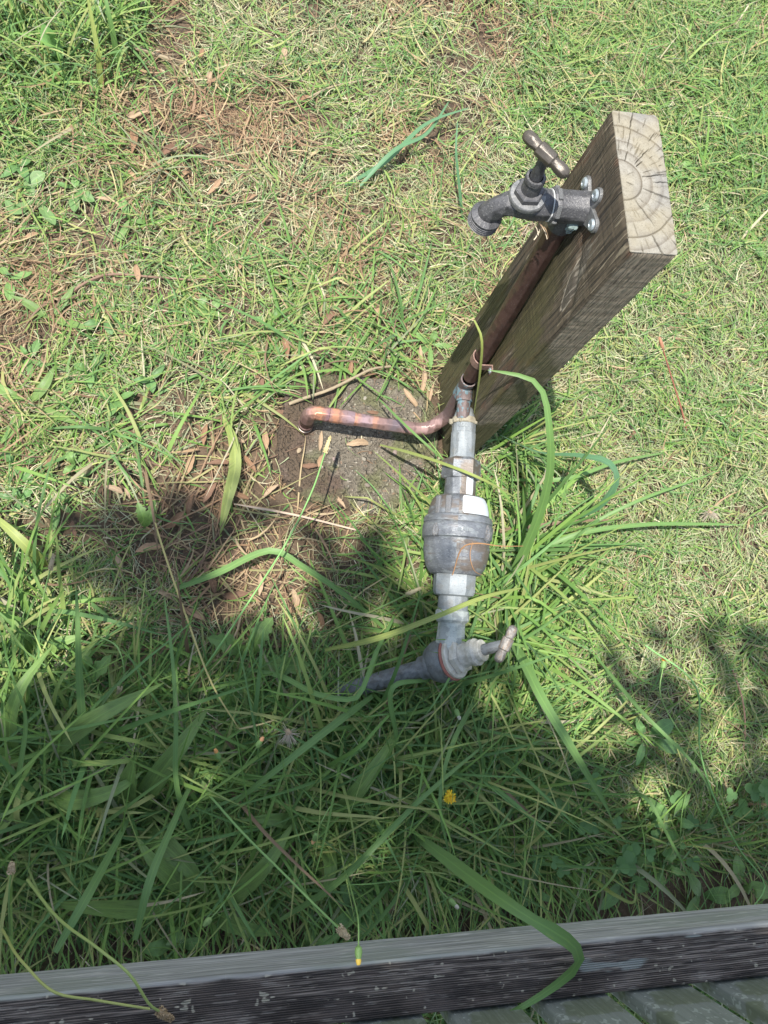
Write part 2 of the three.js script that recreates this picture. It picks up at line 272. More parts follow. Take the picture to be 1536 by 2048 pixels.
  const tmap = colTex(400, 1200, (u, v) => {
    const x = u * PW, zz = v * PL - PL, dz = -(zz + PL / 2), wob = 1 + (fbm(x * 40 + 3, zz * 40, 2) - 0.5) * 0.06, r = Math.hypot(x, dz) * wob;
    let c = mix3([0.36, 0.325, 0.265], [0.53, 0.495, 0.425], fbm(x * 300, zz * 300, 3));
    let lw = 0; for (let q = 0; q < rings.length; q++) { const e = (rings[q] - r); if (e > -0.0008 && e < 0.007) lw = Math.max(lw, Math.exp(-Math.max(0, e) / 0.0026)); }
    c = mix3(c, [0.24, 0.2, 0.155], lw * 0.7);
    c = mix3(c, [0.47, 0.40, 0.26], 0.45 * sst(0.5, 0.7, fbm(x * 30 + 7, zz * 30, 3)));
    c = mix3(c, [0.33, 0.33, 0.33], 0.5 * sst(0.5, 0.7, fbm(x * 26 + 70, zz * 26, 3)));
    c = mix3(c, [0.2, 0.17, 0.13], 0.45 * sst(0.6, 0.95, vn(x * 1500, zz * 1500)));
    return [c[0] * 0.5, c[1] * 0.5, c[2] * 0.49];
  }, false);
  part(post, 'end_grain', tg, new THREE.MeshStandardMaterial({ map: tmap, roughness: 0.85 }), 'pale sawn end of the post with growth rings and drying cracks');
  put(post, 'timber_post', 'rough-sawn weathered timber post carrying the garden tap', 'post');
}
// ------------------------------------------------------------------ metals
function blotch(a, b, spots, spotAmt, f = 1, extra) {
  return colTex(512, 512, (u, v) => {
    let c = mix3(a, b, clamp(fbm(u * 12 * f, v * 12 * f, 4) * 1.5 - 0.25));
    c = mix3(c, spots, sst(0.8, 0.94, vn(u * 130 * f, v * 130 * f)) * spotAmt); c = mix3(c, [0.03, 0.028, 0.026], sst(0.8, 0.95, vn(u * 110 * f + 60, v * 110 * f)) * 0.4);
    return (extra ? extra(c, u, v) : c).map(q => q * 0.6);
  });
}
const scratch = valTex(512, 512, (u, v) => 0.6 * fbm(u * 60, v * 60, 3) + 0.4 * vn(u * 240, v * 240)); mirrored(scratch);
function metal(map, rep, rough, metalness, bump = 0.0004) { const t = mirrored(map); t.repeat.set(1 / rep, 1 / rep); const b = scratch.clone(); b.repeat.set(1 / rep, 1 / rep); b.needsUpdate = true; return new THREE.MeshStandardMaterial({ map: t, roughness: rough, metalness, bumpMap: b, bumpScale: bump }); }
const bronzeDark = metal(blotch([0.115, 0.113, 0.118], [0.19, 0.188, 0.198], [0.5, 0.49, 0.46], 0.7), 0.09, 0.55, 0.45);
const bronzeRim = metal(blotch([0.2, 0.205, 0.21], [0.36, 0.36, 0.36], [0.55, 0.54, 0.5], 0.6), 0.06, 0.5, 0.4);
const handleBrown = metal(blotch([0.125, 0.105, 0.085], [0.17, 0.145, 0.12], [0.3, 0.27, 0.23], 0.3), 0.08, 0.36, 0.35, 0.00012);
const valveGrey = metal(blotch([0.19, 0.203, 0.225], [0.33, 0.348, 0.375], [0.55, 0.56, 0.56], 0.7, 1.2, (c, u, v) => mix3(mix3(c, [0.24, 0.17, 0.11], 0.65 * sst(0.52, 0.68, fbm(u * 7 + 33, v * 7, 4))), [0.42, 0.45, 0.46], 0.6 * sst(0.6, 0.72, fbm(u * 18 + 3, v * 18 + 50, 4)))), 0.11, 0.52, 0.45);
const tubeGrey = metal(blotch([0.3, 0.335, 0.36], [0.45, 0.485, 0.5], [0.62, 0.63, 0.62], 0.6, 1, (c, u, v) => mix3(c, [0.32, 0.28, 0.22], 0.3 * sst(0.58, 0.74, fbm(u * 8 + 3, v * 8, 4)))), 0.1, 0.6, 0.25);
const paleBronze = metal(blotch([0.52, 0.57, 0.54], [0.78, 0.82, 0.78], [0.85, 0.84, 0.75], 0.6, 1, (c, u, v) => mix3(c, [0.3, 0.33, 0.34], 0.6 * sst(0.54, 0.66, fbm(u * 9 + 13, v * 9, 4)))), 0.09, 0.65, 0.15);
const creamBronze = metal(blotch([0.62, 0.58, 0.49], [0.88, 0.85, 0.76], [0.3, 0.24, 0.17], 0.6, 1.3), 0.06, 0.62, 0.15);
const inletGrey = metal(blotch([0.17, 0.185, 0.2], [0.32, 0.345, 0.365], [0.42, 0.43, 0.43], 0.6, 1.2, (c, u, v) => mix3(c, [0.15, 0.13, 0.11], 0.5 * sst(0.55, 0.7, fbm(u * 10 + 3, v * 10, 4)))), 0.08, 0.6, 0.3);
const purpleBrass = metal(blotch([0.25, 0.22, 0.2], [0.42, 0.4, 0.37], [0.62, 0.58, 0.52], 0.5, 1.6, (c, u, v) => mix3(c, [0.36, 0.24, 0.16], 0.5 * sst(0.56, 0.7, fbm(u * 9 + 3, v * 9, 4)))), 0.06, 0.42, 0.4);
const riserCopper = metal(blotch([0.13, 0.07, 0.06], [0.2, 0.115, 0.1], [0.52, 0.45, 0.42], 0.35, 1, (c, u, v) => mix3(c, [0.11, 0.08, 0.07], 0.6 * sst(0.55, 0.7, fbm(u * 9 + 8, v * 9, 4)))), 0.1, 0.46, 0.55, 0.0002);
const darkCopper = metal(blotch([0.1, 0.085, 0.085], [0.2, 0.15, 0.14], [0.4, 0.36, 0.34], 0.4), 0.08, 0.5, 0.5);
const blueCopper = metal(blotch([0.17, 0.13, 0.125], [0.29, 0.22, 0.21], [0.42, 0.45, 0.47], 0.5, 1, (c, u, v) => mix3(c, [0.22, 0.36, 0.42], 0.85 * sst(0.46, 0.6, fbm(u * 8 + 18, v * 8, 4)))), 0.05, 0.55, 0.3);
// branch pipe: heat-coloured copper in bands along its length (u = metres / 0.30)
const branchMap = colTex(1024, 128, (u, v) => {
  const L = u * 0.30, n = fbm(u * 90, v * 9, 4), b = (a, w) => Math.exp(-Math.pow((L - a + (n - 0.5) * 0.012) / w, 2));
  let c = mix3([0.35, 0.215, 0.195], [0.44, 0.285, 0.265], n);
  c = mix3(c, [0.17, 0.13, 0.13], sst(0.085, 0.055, L + (n - 0.5) * 0.01) * 0.85);
  c = mix3(c, [0.24, 0.2, 0.235], 0.8 * b(0.158, 0.012)); c = mix3(c, [0.72, 0.36, 0.23], 0.75 * b(0.19, 0.006)); c = mix3(c, [0.42, 0.3, 0.33], 0.8 * b(0.205, 0.010)); c = mix3(c, [0.8, 0.37, 0.22], 0.9 * b(0.226, 0.008)); c = mix3(c, [0.36, 0.2, 0.24], 0.75 * b(0.243, 0.008)); c = mix3(c, [0.82, 0.37, 0.21], 0.9 * b(0.258, 0.008)); c = mix3(c, [0.34, 0.21, 0.19], 0.8 * b(0.285, 0.015));
  return mix3(c, [0.2, 0.13, 0.12], 0.5 * sst(0.6, 0.75, fbm(u * 60 + 9, v * 8 + 4, 3))).map(k => k * 0.66);
}, false); branchMap.wrapT = THREE.RepeatWrapping; branchMap.repeat.set(1 / 0.30, 12);
const branchCopper = new THREE.MeshStandardMaterial({ map: branchMap, roughness: 0.42, metalness: 0.4 });
const solder = new THREE.MeshStandardMaterial({ color: new THREE.Color().setRGB(0.325, 0.273, 0.234), roughness: 0.4, metalness: 0.6 });
const galv = new THREE.MeshStandardMaterial({ color: new THREE.Color().setRGB(0.358, 0.403, 0.429), roughness: 0.42, metalness: 0.5 });
const blackHole = new THREE.MeshStandardMaterial({ color: new THREE.Color().setRGB(0.02, 0.02, 0.02), roughness: 0.9 });
const tapeWhite = new THREE.MeshStandardMaterial({ color: new THREE.Color().setRGB(0.468, 0.468, 0.455), roughness: 0.7 });
const labelWhite = new THREE.MeshStandardMaterial({ color: new THREE.Color().setRGB(0.455, 0.481, 0.494), roughness: 0.55, side: THREE.DoubleSide });
const verdigris = new THREE.MeshStandardMaterial({ map: mirrored(blotch([0.2, 0.28, 0.27], [0.42, 0.52, 0.5], [0.6, 0.62, 0.55], 0.5)), roughness: 0.85 }); verdigris.map.repeat.set(30, 30);
const hemp = new THREE.MeshStandardMaterial({ map: mirrored(blotch([0.33, 0.28, 0.19], [0.55, 0.5, 0.38], [0.2, 0.14, 0.09], 0.6)), roughness: 0.9 }); hemp.map.repeat.set(30, 30);
const redWasher = new THREE.MeshStandardMaterial({ map: mirrored(blotch([0.38, 0.13, 0.1], [0.5, 0.2, 0.16], [0.5, 0.42, 0.36], 0.5)), roughness: 0.75 }); redWasher.map.repeat.set(20, 20);
const lump = (r, seed) => { const g = new THREE.IcosahedronGeometry(r, 3), p = g.attributes.position; for (let i = 0; i < p.count; i++) { const k = 0.55 + 0.9 * fbm(p.getX(i) / r * 1.7 + seed, p.getY(i) / r * 1.7 + p.getZ(i) / r * 2.1, 3); p.setXYZ(i, p.getX(i) * k, p.getY(i) * k, p.getZ(i) * k); } g.computeVertexNormals(); return g; };

// T handle: bar along dir, on a stem
function teeHandle(parent, center, dir, half, k, mats) {
  const c0 = center.clone().addScaledVector(dir.clone().normalize(), -half);
  const P = [[0, 0.0], [0.0006, 0.002], [0.002, 0.0045], [0.0045, 0.0062], [0.009, 0.0067], [0.0125, 0.0066], [0.0165, 0.0058], [0.0188, 0.0059], [0.0196, 0.0072], [0.0204, 0.0078]].map(([t, r]) => [t / 0.0285 * half, r * k]);
  const prof = [...P, ...P.slice().reverse().map(([t, r]) => [2 * half - t, r])];
  return part(parent, 'handle', turned(c0, dir, prof, 32), mats);
}
// ------------------------------------------------------------------ garden tap
{
  const tap = groupAt(), Z = -0.468, Q = (x, y, z = Z) => V(x, y, z), O = V(PX, 0.565, Z);
  tap.position.copy(O); const rel = g => { g.translate(-O.x, -O.y, -O.z); return g; };
  const hull = [], add = (y, z, r) => { for (let i = 0; i < 24; i++) hull.push([z + Math.cos(i / 24 * 6.283) * r, y + Math.sin(i / 24 * 6.283) * r]); };
  const scr = [atX(1192, 391, 0.342), atX(1184, 450, 0.342), atX(1166, 382, 0.342)];
  scr[2].y = 0.578; scr[2].z = -0.489;
  // plate: three lugs round a boss
  const plates = [];
  for (const p of scr) { const sh = new THREE.Shape(), a = Math.atan2(p.y - 0.568, p.z - Z), L = Math.hypot(p.y - 0.568, p.z - Z), w0 = 0.012, w1 = 0.0068; const pt = (l, w) => [Z + Math.cos(a) * l - Math.sin(a) * w, 0.568 + Math.sin(a) * l + Math.cos(a) * w]; sh.moveTo(...pt(0, w0)); sh.lineTo(...pt(L, w1)); for (let i = 1; i < 10; i++) { const th = Math.PI / 2 - i / 10 * Math.PI; sh.lineTo(...pt(L + Math.cos(th) * w1, Math.sin(th) * w1)); } sh.lineTo(...pt(L, -w1)); sh.lineTo(...pt(0, -w0)); const g = new THREE.ExtrudeGeometry(sh, { depth: 0.004 + plates.length * 0.0002, bevelEnabled: true, bevelSize: 0.0008, bevelThickness: 0.0008, bevelSegments: 2 }); g.rotateY(-Math.PI / 2); g.translate(PX - 0.0003, 0, 0); plates.push(g); }
  // rotateY(-90): (z_shape -> world z) needs x_shape -> +z
  const plate = part(tap, 'wall_plate', rel(merge(plates)), bronzeRim);
  scr.forEach(p => { const g = merge([turned(V(0.3422, p.y, p.z), V(-1, 0, 0), [[0, 0.0058], [0.0012, 0.0058], [0.0024, 0.0048], [0.003, 0.0025], [0.0022, 0.0022], [0.0018, 0]], 20)]); part(plate, 'screw', rel(g), galv); });
  const sock = part(tap, 'socket', rel(turned(Q(0.3452, 0.568), V(-1, -0.03, 0), [[0, 0.0175], [0.004, 0.0172], [0.006, 0.0162], [0.03, 0.0162], [0.0305, 0.0170], [0.036, 0.0172], [0.0375, 0.0165], [0.038, 0.012]], 40)), bronzeDark);
  for (let k = 0; k < 6; k++) { const a = k / 6 * 6.283 + 0.6; const g = new RoundedBoxGeometry(0.0048, 0.013, 0.0032, 2, 0.001); g.translate(0, 0, 0.0168); g.rotateX(-a); g.translate(0.3118, 0.567, Z); part(sock, 'wrench_flat', rel(g), bronzeRim); }
  part(sock, 'thread_tape', rel(turned(Q(0.3074, 0.567), V(-1, -0.03, 0), [[0, 0.0140], [0.0003, 0.0158], [0.0014, 0.0160], [0.0018, 0.0140]], 40)), tapeWhite);
  const body = swept([Q(0.3065, 0.567), Q(0.294, 0.5665), Q(0.281, 0.566), Q(0.2685, 0.5645), Q(0.2585, 0.558), Q(0.252, 0.548), Q(0.2497, 0.539)], u => 0.0148 + (u < 0.35 ? 0.0015 * Math.sin(u / 0.35 * Math.PI) : 0) - 0.0038 * sst(0.35, 0.7, u) + 0.0008 * sst(0.8, 1, u), 60, 36, false);
  const tbody = part(tap, 'body', rel(merge([body, turned(Q(0.281, 0.562), V(-0.09, 1, 0), [[0, 0.0125], [0.008, 0.0145], [0.0125, 0.0168], [0.0135, 0.0185]], 40)])), bronzeDark);
  const oD = V(-0.06, -1, 0.02), out = [[-0.002, 0.0112], [0, 0.0152], [0.0015, 0.0166]]; for (let i = 0; i < 4; i++) out.push([0.003 + i * 0.0026, 0.0167], [0.0036 + i * 0.0026, 0.0157], [0.0048 + i * 0.0026, 0.0157], [0.0054 + i * 0.0026, 0.0167]);
  out.push([0.0145, 0.0158], [0.0145, 0.0122], [0.004, 0.0118]);
  part(tbody, 'outlet', rel(turned(Q(0.2497, 0.543), oD, out, 44)), bronzeDark, 'threaded hose outlet');
  const bA = V(-0.095, 1, 0).normalize(), B0 = Q(0.2797, 0.575);
  const tbon = part(tap, 'bonnet_flange', rel(turned(B0, bA, [[0, 0.0185], [0.0012, 0.0188], [0.0045, 0.0188], [0.006, 0.0178], [0.0065, 0.013]], 44)), bronzeRim);
  part(tbon, 'bonnet_nut', rel(turned(B0.clone().addScaledVector(bA, 0.0062), bA, [[0, 0.0138], [0.001, 0.0150], [0.006, 0.0150], [0.0072, 0.0138], [0.0073, 0.009]], 6)), bronzeDark);
  part(tbon, 'gland', rel(turned(B0.clone().addScaledVector(bA, 0.013), bA, [[0, 0.0096], [0.014, 0.0096], [0.0148, 0.0102], [0.018, 0.0102], [0.0195, 0.0092], [0.0196, 0.0072], [0.014, 0.0068]], 36)), bronzeDark);
  part(tap, 'stem', rel(turned(B0.clone().addScaledVector(bA, 0.024), bA, [[0, 0.0062], [0.01, 0.006], [0.026, 0.0052], [0.036, 0.0056]], 24)), bronzeDark);
  const hc = B0.clone().addScaledVector(bA, 0.0635), e0 = atY(1072, 274, hc.y), e1 = atY(1139, 337, hc.y);
  const hm = teeHandle(tap, hc, e1.clone().sub(e0).setY(-0.002), 0.0285, 0.93, handleBrown); rel(hm.geometry);
  part(tap, 'corrosion', rel(merge([lump(0.006, 1).translate(0.336, 0.5545, Z + 0.011), lump(0.0045, 4).translate(0.333, 0.548, Z + 0.0085), lump(0.004, 7).translate(0.337, 0.543, Z + 0.009), lump(0.0035, 9).translate(0.333, 0.535, Z + 0.006), lump(0.003, 12).translate(0.332, 0.528, Z - 0.003)])), verdigris, 'blue-green corrosion crust under the tap socket');
  put(tap, 'garden_tap', 'dark bronze hose tap with brown tee handle screwed to the post', 'tap');
}
// ------------------------------------------------------------------ copper pipe on the post, tee and branch into the ground
const TEE = V(0.3335, 0.181, -0.431);
{
  const cp = groupAt(V(TEE.x, 0.02, TEE.z)), O = cp.position, rel = g => { g.translate(-O.x, -O.y, -O.z); return g; };
  const top = V(0.3315, 0.545, -0.4695), R = 0.0103;
  part(cp, 'riser', rel(swept([top, top.clone().lerp(TEE, 0.33), top.clone().lerp(TEE, 0.66), TEE.clone().add(V(0, 0.028, -0.004))], u => R * (1.1 - 0.06 * sst(0.9, 1, u)), 60, 28)), riserCopper, 'dull maroon copper riser up the post');
  const up = top.clone().sub(TEE).normalize();
  part(cp, 'solder_cup', rel(turned(top.clone().addScaledVector(up, -0.012), up, [[0, R], [0.001, R + 0.0025], [0.014, R + 0.003], [0.03, R + 0.0035]], 28)), bronzeDark);
  const axG = V(0.308, 0.13, -0.06).sub(V(0.336, 0.168, -0.40)).normalize();
  part(cp, 'tee', rel(merge([turned(TEE.clone().addScaledVector(up, -0.024), up, [[0, R], [0.0004, R + 0.0018], [0.007, R + 0.0019], [0.009, R + 0.0012], [0.036, R + 0.0012], [0.038, R + 0.0019], [0.046, R + 0.0018], [0.0465, R]], 30), turned(TEE, axG, [[0, R + 0.0012], [0.013, R + 0.0012], [0.015, R + 0.0019], [0.023, R + 0.0018], [0.0235, R]], 30), turned(TEE, axG, [[0.02, R - 0.0003], [0.05, R - 0.0003]], 30)])), blueCopper, 'soldered tee with blue-green staining');
  const b1 = atY(893, 832, 0.098), b2 = atY(852, 857, 0.078), b3 = atY(800, 853, 0.078), b4 = atY(740, 843, 0.082), b5 = atY(660, 830, 0.087);
  const q0 = TEE.clone().addScaledVector(up, -0.02), q1 = TEE.clone().addScaledVector(up, -0.05);
  q1.lerp(b1, 0.2);
  const bdir = b4.clone().sub(b5).normalize(), elbow = b5.clone().addScaledVector(bdir, (0.112 - b5.x) / bdir.x);
  const line = [q0, q1, b1, b2, b3, b4, b5, elbow.clone().addScaledVector(bdir, 0.024)];
  const brp = part(cp, 'branch_pipe', rel(swept(line, R, 110, 28)), branchCopper, 'heat-marked copper branch bent out from the post');
  // couplings on the branch
  const coup = [];
  const cAt = (p, l) => turned(p.clone().addScaledVector(bdir, -l / 2), bdir, [[0, R], [0.0003, R + 0.0012], [l * 0.4, R + 0.0013], [l * 0.46, R + 0.0009], [l * 0.54, R + 0.0009], [l * 0.6, R + 0.0013], [l - 0.0003, R + 0.0012], [l, R]], 28);
  const cg = cAt(b5.clone().lerp(b4, 0.28), 0.04); const cu = cg.attributes.uv; for (let i = 0; i < cu.count; i++) cu.setX(i, 0.235 - cu.getX(i) * 0.9); part(brp, 'coupling', rel(cg), branchCopper);
  const eg = swept([elbow.clone().addScaledVector(bdir, 0.03), elbow.clone().addScaledVector(bdir, 0.019), elbow.clone().addScaledVector(bdir, 0.0125).add(V(0, -0.0008, 0)), elbow.clone().addScaledVector(bdir, 0.0042).add(V(0, -0.005, 0)), elbow.clone().addScaledVector(bdir, 0.0005).add(V(0, -0.0135, 0)), elbow.clone().add(V(0, -0.021, 0)), elbow.clone().add(V(0, -0.032, 0))], u => R + 0.0007 + 0.0004 * (u < 0.12 || u > 0.88 ? 1 : 0), 50, 28, false);
  { const u2 = eg.attributes.uv; for (let i = 0; i < u2.count; i++) u2.setX(i, 0.243 + u2.getX(i)); } part(brp, 'elbow', rel(eg), branchCopper);
  const dnp = part(cp, 'down_pipe', rel(turned(V(elbow.x, 0.0, elbow.z), V(0, 1, 0), [[0, R + 0.0012], [0.012, R + 0.0012], [0.013, R + 0.002], [0.022, R + 0.002], [0.023, R], [0.028, R], [0.029, R + 0.0018], [0.036, R + 0.0018], [0.037, R], [0.06, R]], 28)), riserCopper);
  part(dnp, 'solder_ring', rel(turned(V(elbow.x, 0.0225, elbow.z), V(0, 1, 0), [[0, R + 0.0015], [0.001, R + 0.0019], [0.0024, R + 0.0015], [0.003, R]], 28)), solder);
  put(cp, 'copper_pipe', 'copper water pipe running down the post, with bright orange heat marks', 'pipe');
}
// saddle clip
{
  const cl = groupAt(), c = V(0.3325, 0.262, -0.4395), R = 0.0119, O = V(PX, c.y, c.z); cl.position.copy(O);
  const shp = new THREE.Shape(), W = []; for (let i = 0; i <= 16; i++) { const a = -Math.PI / 2 + i / 16 * Math.PI; W.push([Math.sin(a) * R, Math.cos(a) * R + 0.0148]); }
  const outer = [[-0.0215, 0.0022], [-R - 0.0014, 0.0022], ...W.map(([x, y]) => [x * 1.13, (y - 0.0148) * 1.13 + 0.0148]), [R + 0.0014, 0.0022], [0.0215, 0.0022]], inner = [[0.0215, 0.0005], [R - 0.0002, 0.0005], ...W.slice().reverse(), [-R + 0.0002, 0.0005], [-0.0215, 0.0005]];
  [...outer, ...inner].forEach(([x, y], i) => i ? shp.lineTo(x, y) : shp.moveTo(x, y));
  const g = new THREE.ExtrudeGeometry(shp, { depth: 0.015, bevelEnabled: false, curveSegments: 1 }); // x: along z, y: out of post, depth: up
  const m4 = new THREE.Matrix4().makeBasis(V(0, 0, 1), V(-1, 0, 0), V(0, 1, 0)); g.applyMatrix4(m4); g.translate(-0.0004, -0.0075, 0); g.computeVertexNormals();
  const strap = part(cl, 'strap', g, metal(blotch([0.36, 0.21, 0.17], [0.5, 0.32, 0.27], [0.7, 0.6, 0.5], 0.5), 0.05, 0.5, 0.4));
  for (const s of [-1, 1]) part(strap, 'clip_screw', turned(V(-0.0024, 0, s * 0.0172), V(-1, 0, 0), [[0, 0.0042], [0.001, 0.0042], [0.0022, 0.003], [0.0024, 0]], 18), galv);
  put(cl, 'pipe_clip', 'small copper saddle clip holding the riser to the post', 'pipe clip');
}
// ------------------------------------------------------------------ grey brass valve lying between the tee and the stop tap
{
  const A = V(0.336, 0.168, -0.40), B = V(0.308, 0.13, -0.06), ax = B.clone().sub(A).normalize();
  const v = groupAt(A.clone().lerp(B, 0.55)), O = v.position, rel = g => { g.translate(-O.x, -O.y, -O.z); return g; };
  const toCam = CAM.clone().sub(A.clone().lerp(B, 0.5)).normalize();
  const tOf = py => { let lo = -0.1, hi = 0.5; for (let i = 0; i < 40; i++) { const m = (lo + hi) / 2; if (pix(A.clone().addScaledVector(ax, m))[1] < py) lo = m; else hi = m; } return lo; };
  const sc = t => FPX / pix(A.clone().addScaledVector(ax, t))[2];
  const prof = l => l.map(([py, w]) => { const t = tOf(py); return [t, w / 2 / sc(t)]; });
  const T = (l, segs = 48, ph = 0) => { const p = prof(l); return rel(turned(A, ax, p, segs, toCam, ph)); };
  const adp = part(v, 'adapter', T([[816, 28], [820, 33], [836, 44], [842, 50], [848, 52], [849, 47], [866, 47], [867, 49], [914, 49], [916, 51], [921, 51]]), tubeGrey, 'grey-blue threaded adapter');
  part(adp, 'hemp_packing', rel(merge([turned(A, ax, prof([[836, 46], [841, 52], [847, 54], [849, 50]]), 40, toCam), ...[[0.3, 0.0185], [0.75, 0.019], [1.3, 0.0195], [-1.1, 0.0185], [2.2, 0.019]].map(([a, r], i) => { const [, e1, e2] = frame(ax, toCam); return lump(0.0028 + 0.0007 * (i % 3), i * 3).translate(...A.clone().addScaledVector(ax, tOf(846)).addScaledVector(e1, Math.cos(a) * r).addScaledVector(e2, Math.sin(a) * r).toArray()); })])), hemp, 'straw-coloured hemp packing round the thread');
  part(v, 'union_nut', T([[917, 54], [920, 70], [924, 77], [952, 79], [958, 74], [961, 60]], 6, 0.42), valveGrey);
  const neck = part(v, 'neck', T([[955, 61], [993, 63], [1001, 66], [1004, 72]]), valveGrey);
  const bell = part(v, 'bell_housing', T([[992, 66], [995, 92], [1000, 104], [1010, 114], [1024, 121], [1034, 124], [1036, 132], [1041, 137], [1048, 138], [1050, 134], [1052, 138], [1060, 141], [1078, 140], [1081, 133], [1090, 131], [1098, 133], [1120, 127], [1134, 119], [1143, 109], [1149, 100], [1150, 84]], 64), valveGrey);
  part(v, 'lower_nut', T([[1140, 72], [1142, 82], [1147, 85], [1182, 86], [1190, 80], [1193, 66]], 8, 0.2), tubeGrey);
  // lugs, pips and flats cast on the housing
  const surf = (t, ang, r) => { const [, e1, e2] = frame(ax, toCam); return A.clone().addScaledVector(ax, t).addScaledVector(e1, Math.cos(ang) * r).addScaledVector(e2, Math.sin(ang) * r); };
  const side = frame(ax, toCam)[2].dot(RIGHT) > 0 ? 1 : -1;
  const P = prof([[992, 66], [995, 92], [1000, 104], [1010, 114], [1024, 121], [1034, 124], [1036, 132], [1041, 137], [1048, 138], [1052, 138], [1060, 141], [1078, 140], [1081, 133], [1098, 133], [1120, 127], [1134, 119], [1143, 109], [1149, 100]]);
  const rAt = t => { for (let i = 1; i < P.length; i++) if (t <= P[i][0]) return mix(P[i - 1][1], P[i][1], (t - P[i - 1][0]) / (P[i][0] - P[i - 1][0])); return P[P.length - 1][1]; };
  const orient = (g, t, ang, r) => { const n = surf(0, ang, 1).sub(A).normalize(); g.applyMatrix4(new THREE.Matrix4().makeBasis(ax.clone().cross(n).negate(), n, ax.clone())); const p = surf(t, ang * 1, r); g.translate(p.x, p.y, p.z); return rel(g); };
  for (const [a, s] of [[-0.62, 1], [0.98, 1.25], [2.4, 1], [-2.2, 1]]) { const g = lump(0.0062 * s, 3).scale(0.75, 0.75, 1.5); part(bell, 'lug', orient(g, tOf(1069), a * side, rAt(tOf(1069)) + 0.0008), valveGrey); }
  for (const a of [-0.75, -0.35]) { const g = new RoundedBoxGeometry(0.009, 0.006, 0.028, 3, 0.0024); part(bell, 'rib', orient(g, tOf(1018), a * side, rAt(tOf(1018)) - 0.0005), valveGrey); }
  for (const [a, q] of [[0.05, 1066], [0.2, 1064], [0.35, 1065]]) { const g = new RoundedBoxGeometry(0.005, 0.0012, 0.005, 2, 0.0005); part(bell, 'cast_mark', orient(g, tOf(q), a * side, rAt(tOf(q)) + 0.0003), tubeGrey); }
  // white stickers that follow the metal
  const patch = (t0, t1, a0, a1, rf, name, lab) => { const pos = [], idx = [], uv = [], n = 14, m = 18; for (let i = 0; i <= n; i++) for (let j = 0; j <= m; j++) { const cr = Math.min(i, n - i, 2) / 2, t = mix(t0, t1, i / n), sh = (1 - cr) * 0.04 * (a1 - a0), a = mix(a0 + sh, a1 - sh, j / m) * side; const p = surf(t, a, rf(t) + 0.0009); pos.push(p.x, p.y, p.z); uv.push(j / m, i / n); } for (let i = 0; i < n; i++) for (let j = 0; j < m; j++) { const q = i * (m + 1) + j; idx.push(q, q + 1, q + m + 1, q + 1, q + m + 2, q + m + 1); } const g = new THREE.BufferGeometry(); g.setAttribute('position', new THREE.Float32BufferAttribute(pos, 3)); g.setAttribute('uv', new THREE.Float32BufferAttribute(uv, 2)); g.setIndex(idx); g.computeVertexNormals(); part(lab.includes('neck') ? neck : bell, name, rel(g), labelWhite, lab); };
  patch(tOf(997), tOf(1033), 0.12, 1.25, rAt, 'sticker', 'blank sun-bleached white sticker on the housing');
  patch(tOf(955), tOf(992), 0.36, 0.86, () => 32 / sc(tOf(975)), 'sticker', 'narrow white sticker strip on the neck');
  // cast figures on the adapter and worn cast lettering
  const font = await new FontLoader().loadAsync('fonts/droid/droid_sans_bold.typeface.json');
  const tx = new TextGeometry('400', { font, size: 0.0062, depth: 0.0009, curveSegments: 3 }); tx.computeBoundingBox(); tx.translate(-(tx.boundingBox.max.x) / 2, 0, 0);
  { const rA = 25.2 / sc(tOf(856)), p = tx.attributes.position, t0 = tOf(859); for (let i = 0; i < p.count; i++) { const a = (p.getX(i) / rA - 0.12) * side, w = surf(t0 - p.getY(i), a, rA - 0.0006 + p.getZ(i)); p.setXYZ(i, w.x, w.y, w.z); } tx.computeVertexNormals(); part(adp, 'cast_number', rel(tx), tubeGrey); }
  { const r = rngOf(31), gs = [], rB = 24.5 / sc(tOf(890)); for (let i = 0; i < 11; i++) for (let k = 0; k < 2; k++) { const t = tOf(872 + i * 3.8), a = (-0.55 + k * 0.09 + r() * 0.04) * side, g = r() < 0.5 ? new THREE.TorusGeometry(0.0013, 0.0005, 5, 10) : new RoundedBoxGeometry(0.0026, 0.0007, 0.0008, 1, 0.0002); if (g.type === 'TorusGeometry') g.rotateX(Math.PI / 2); const n = surf(0, a, 1).sub(A).normalize(); g.applyMatrix4(new THREE.Matrix4().makeBasis(ax.clone().cross(n).negate(), n, ax.clone())); const p = surf(t, a, rB + 0.0002); g.translate(p.x, p.y, p.z); gs.push(g); } part(adp, 'worn_lettering', rel(merge(gs)), tubeGrey); }
  put(v, 'backflow_valve', 'bulbous grey brass check valve in line between copper tee and stop tap', 'valve');
  // ---------------------------------------------------------------- stop tap
  const s = groupAt(), J = V(0.304, 0.121, -0.036), SO = V(J.x, 0.02, J.z); s.position.copy(SO); const rs = g => { g.translate(-SO.x, -SO.y, -SO.z); return g; };
  const st = py => A.clone().addScaledVector(ax, tOf(py));
  part(s, 'tail_piece', rs(turned(A, ax, prof([[1186, 60], [1200, 60], [1226, 61], [1228, 56], [1236, 56]]), 40, toCam)), tubeGrey);
  const arm = part(s, 'arm', rs(swept([st(1222), st(1240), st(1262).lerp(J, 0.1), st(1290).lerp(J, 0.5), J.clone().add(V(-0.004, -0.001, 0.004))], u => 0.0205 - 0.001 * Math.sin(u * 6), 40, 36)), paleBronze, 'pale corroded arm of the stop tap');
  part(arm, 'arm_collar', rs(turned(A, ax, prof([[1219, 58], [1222, 66], [1230, 68], [1240, 67], [1245, 58]]), 40, toCam)), paleBronze);
  const big = l => l.map(([t, r]) => [t * 1.14, r * 1.2]);
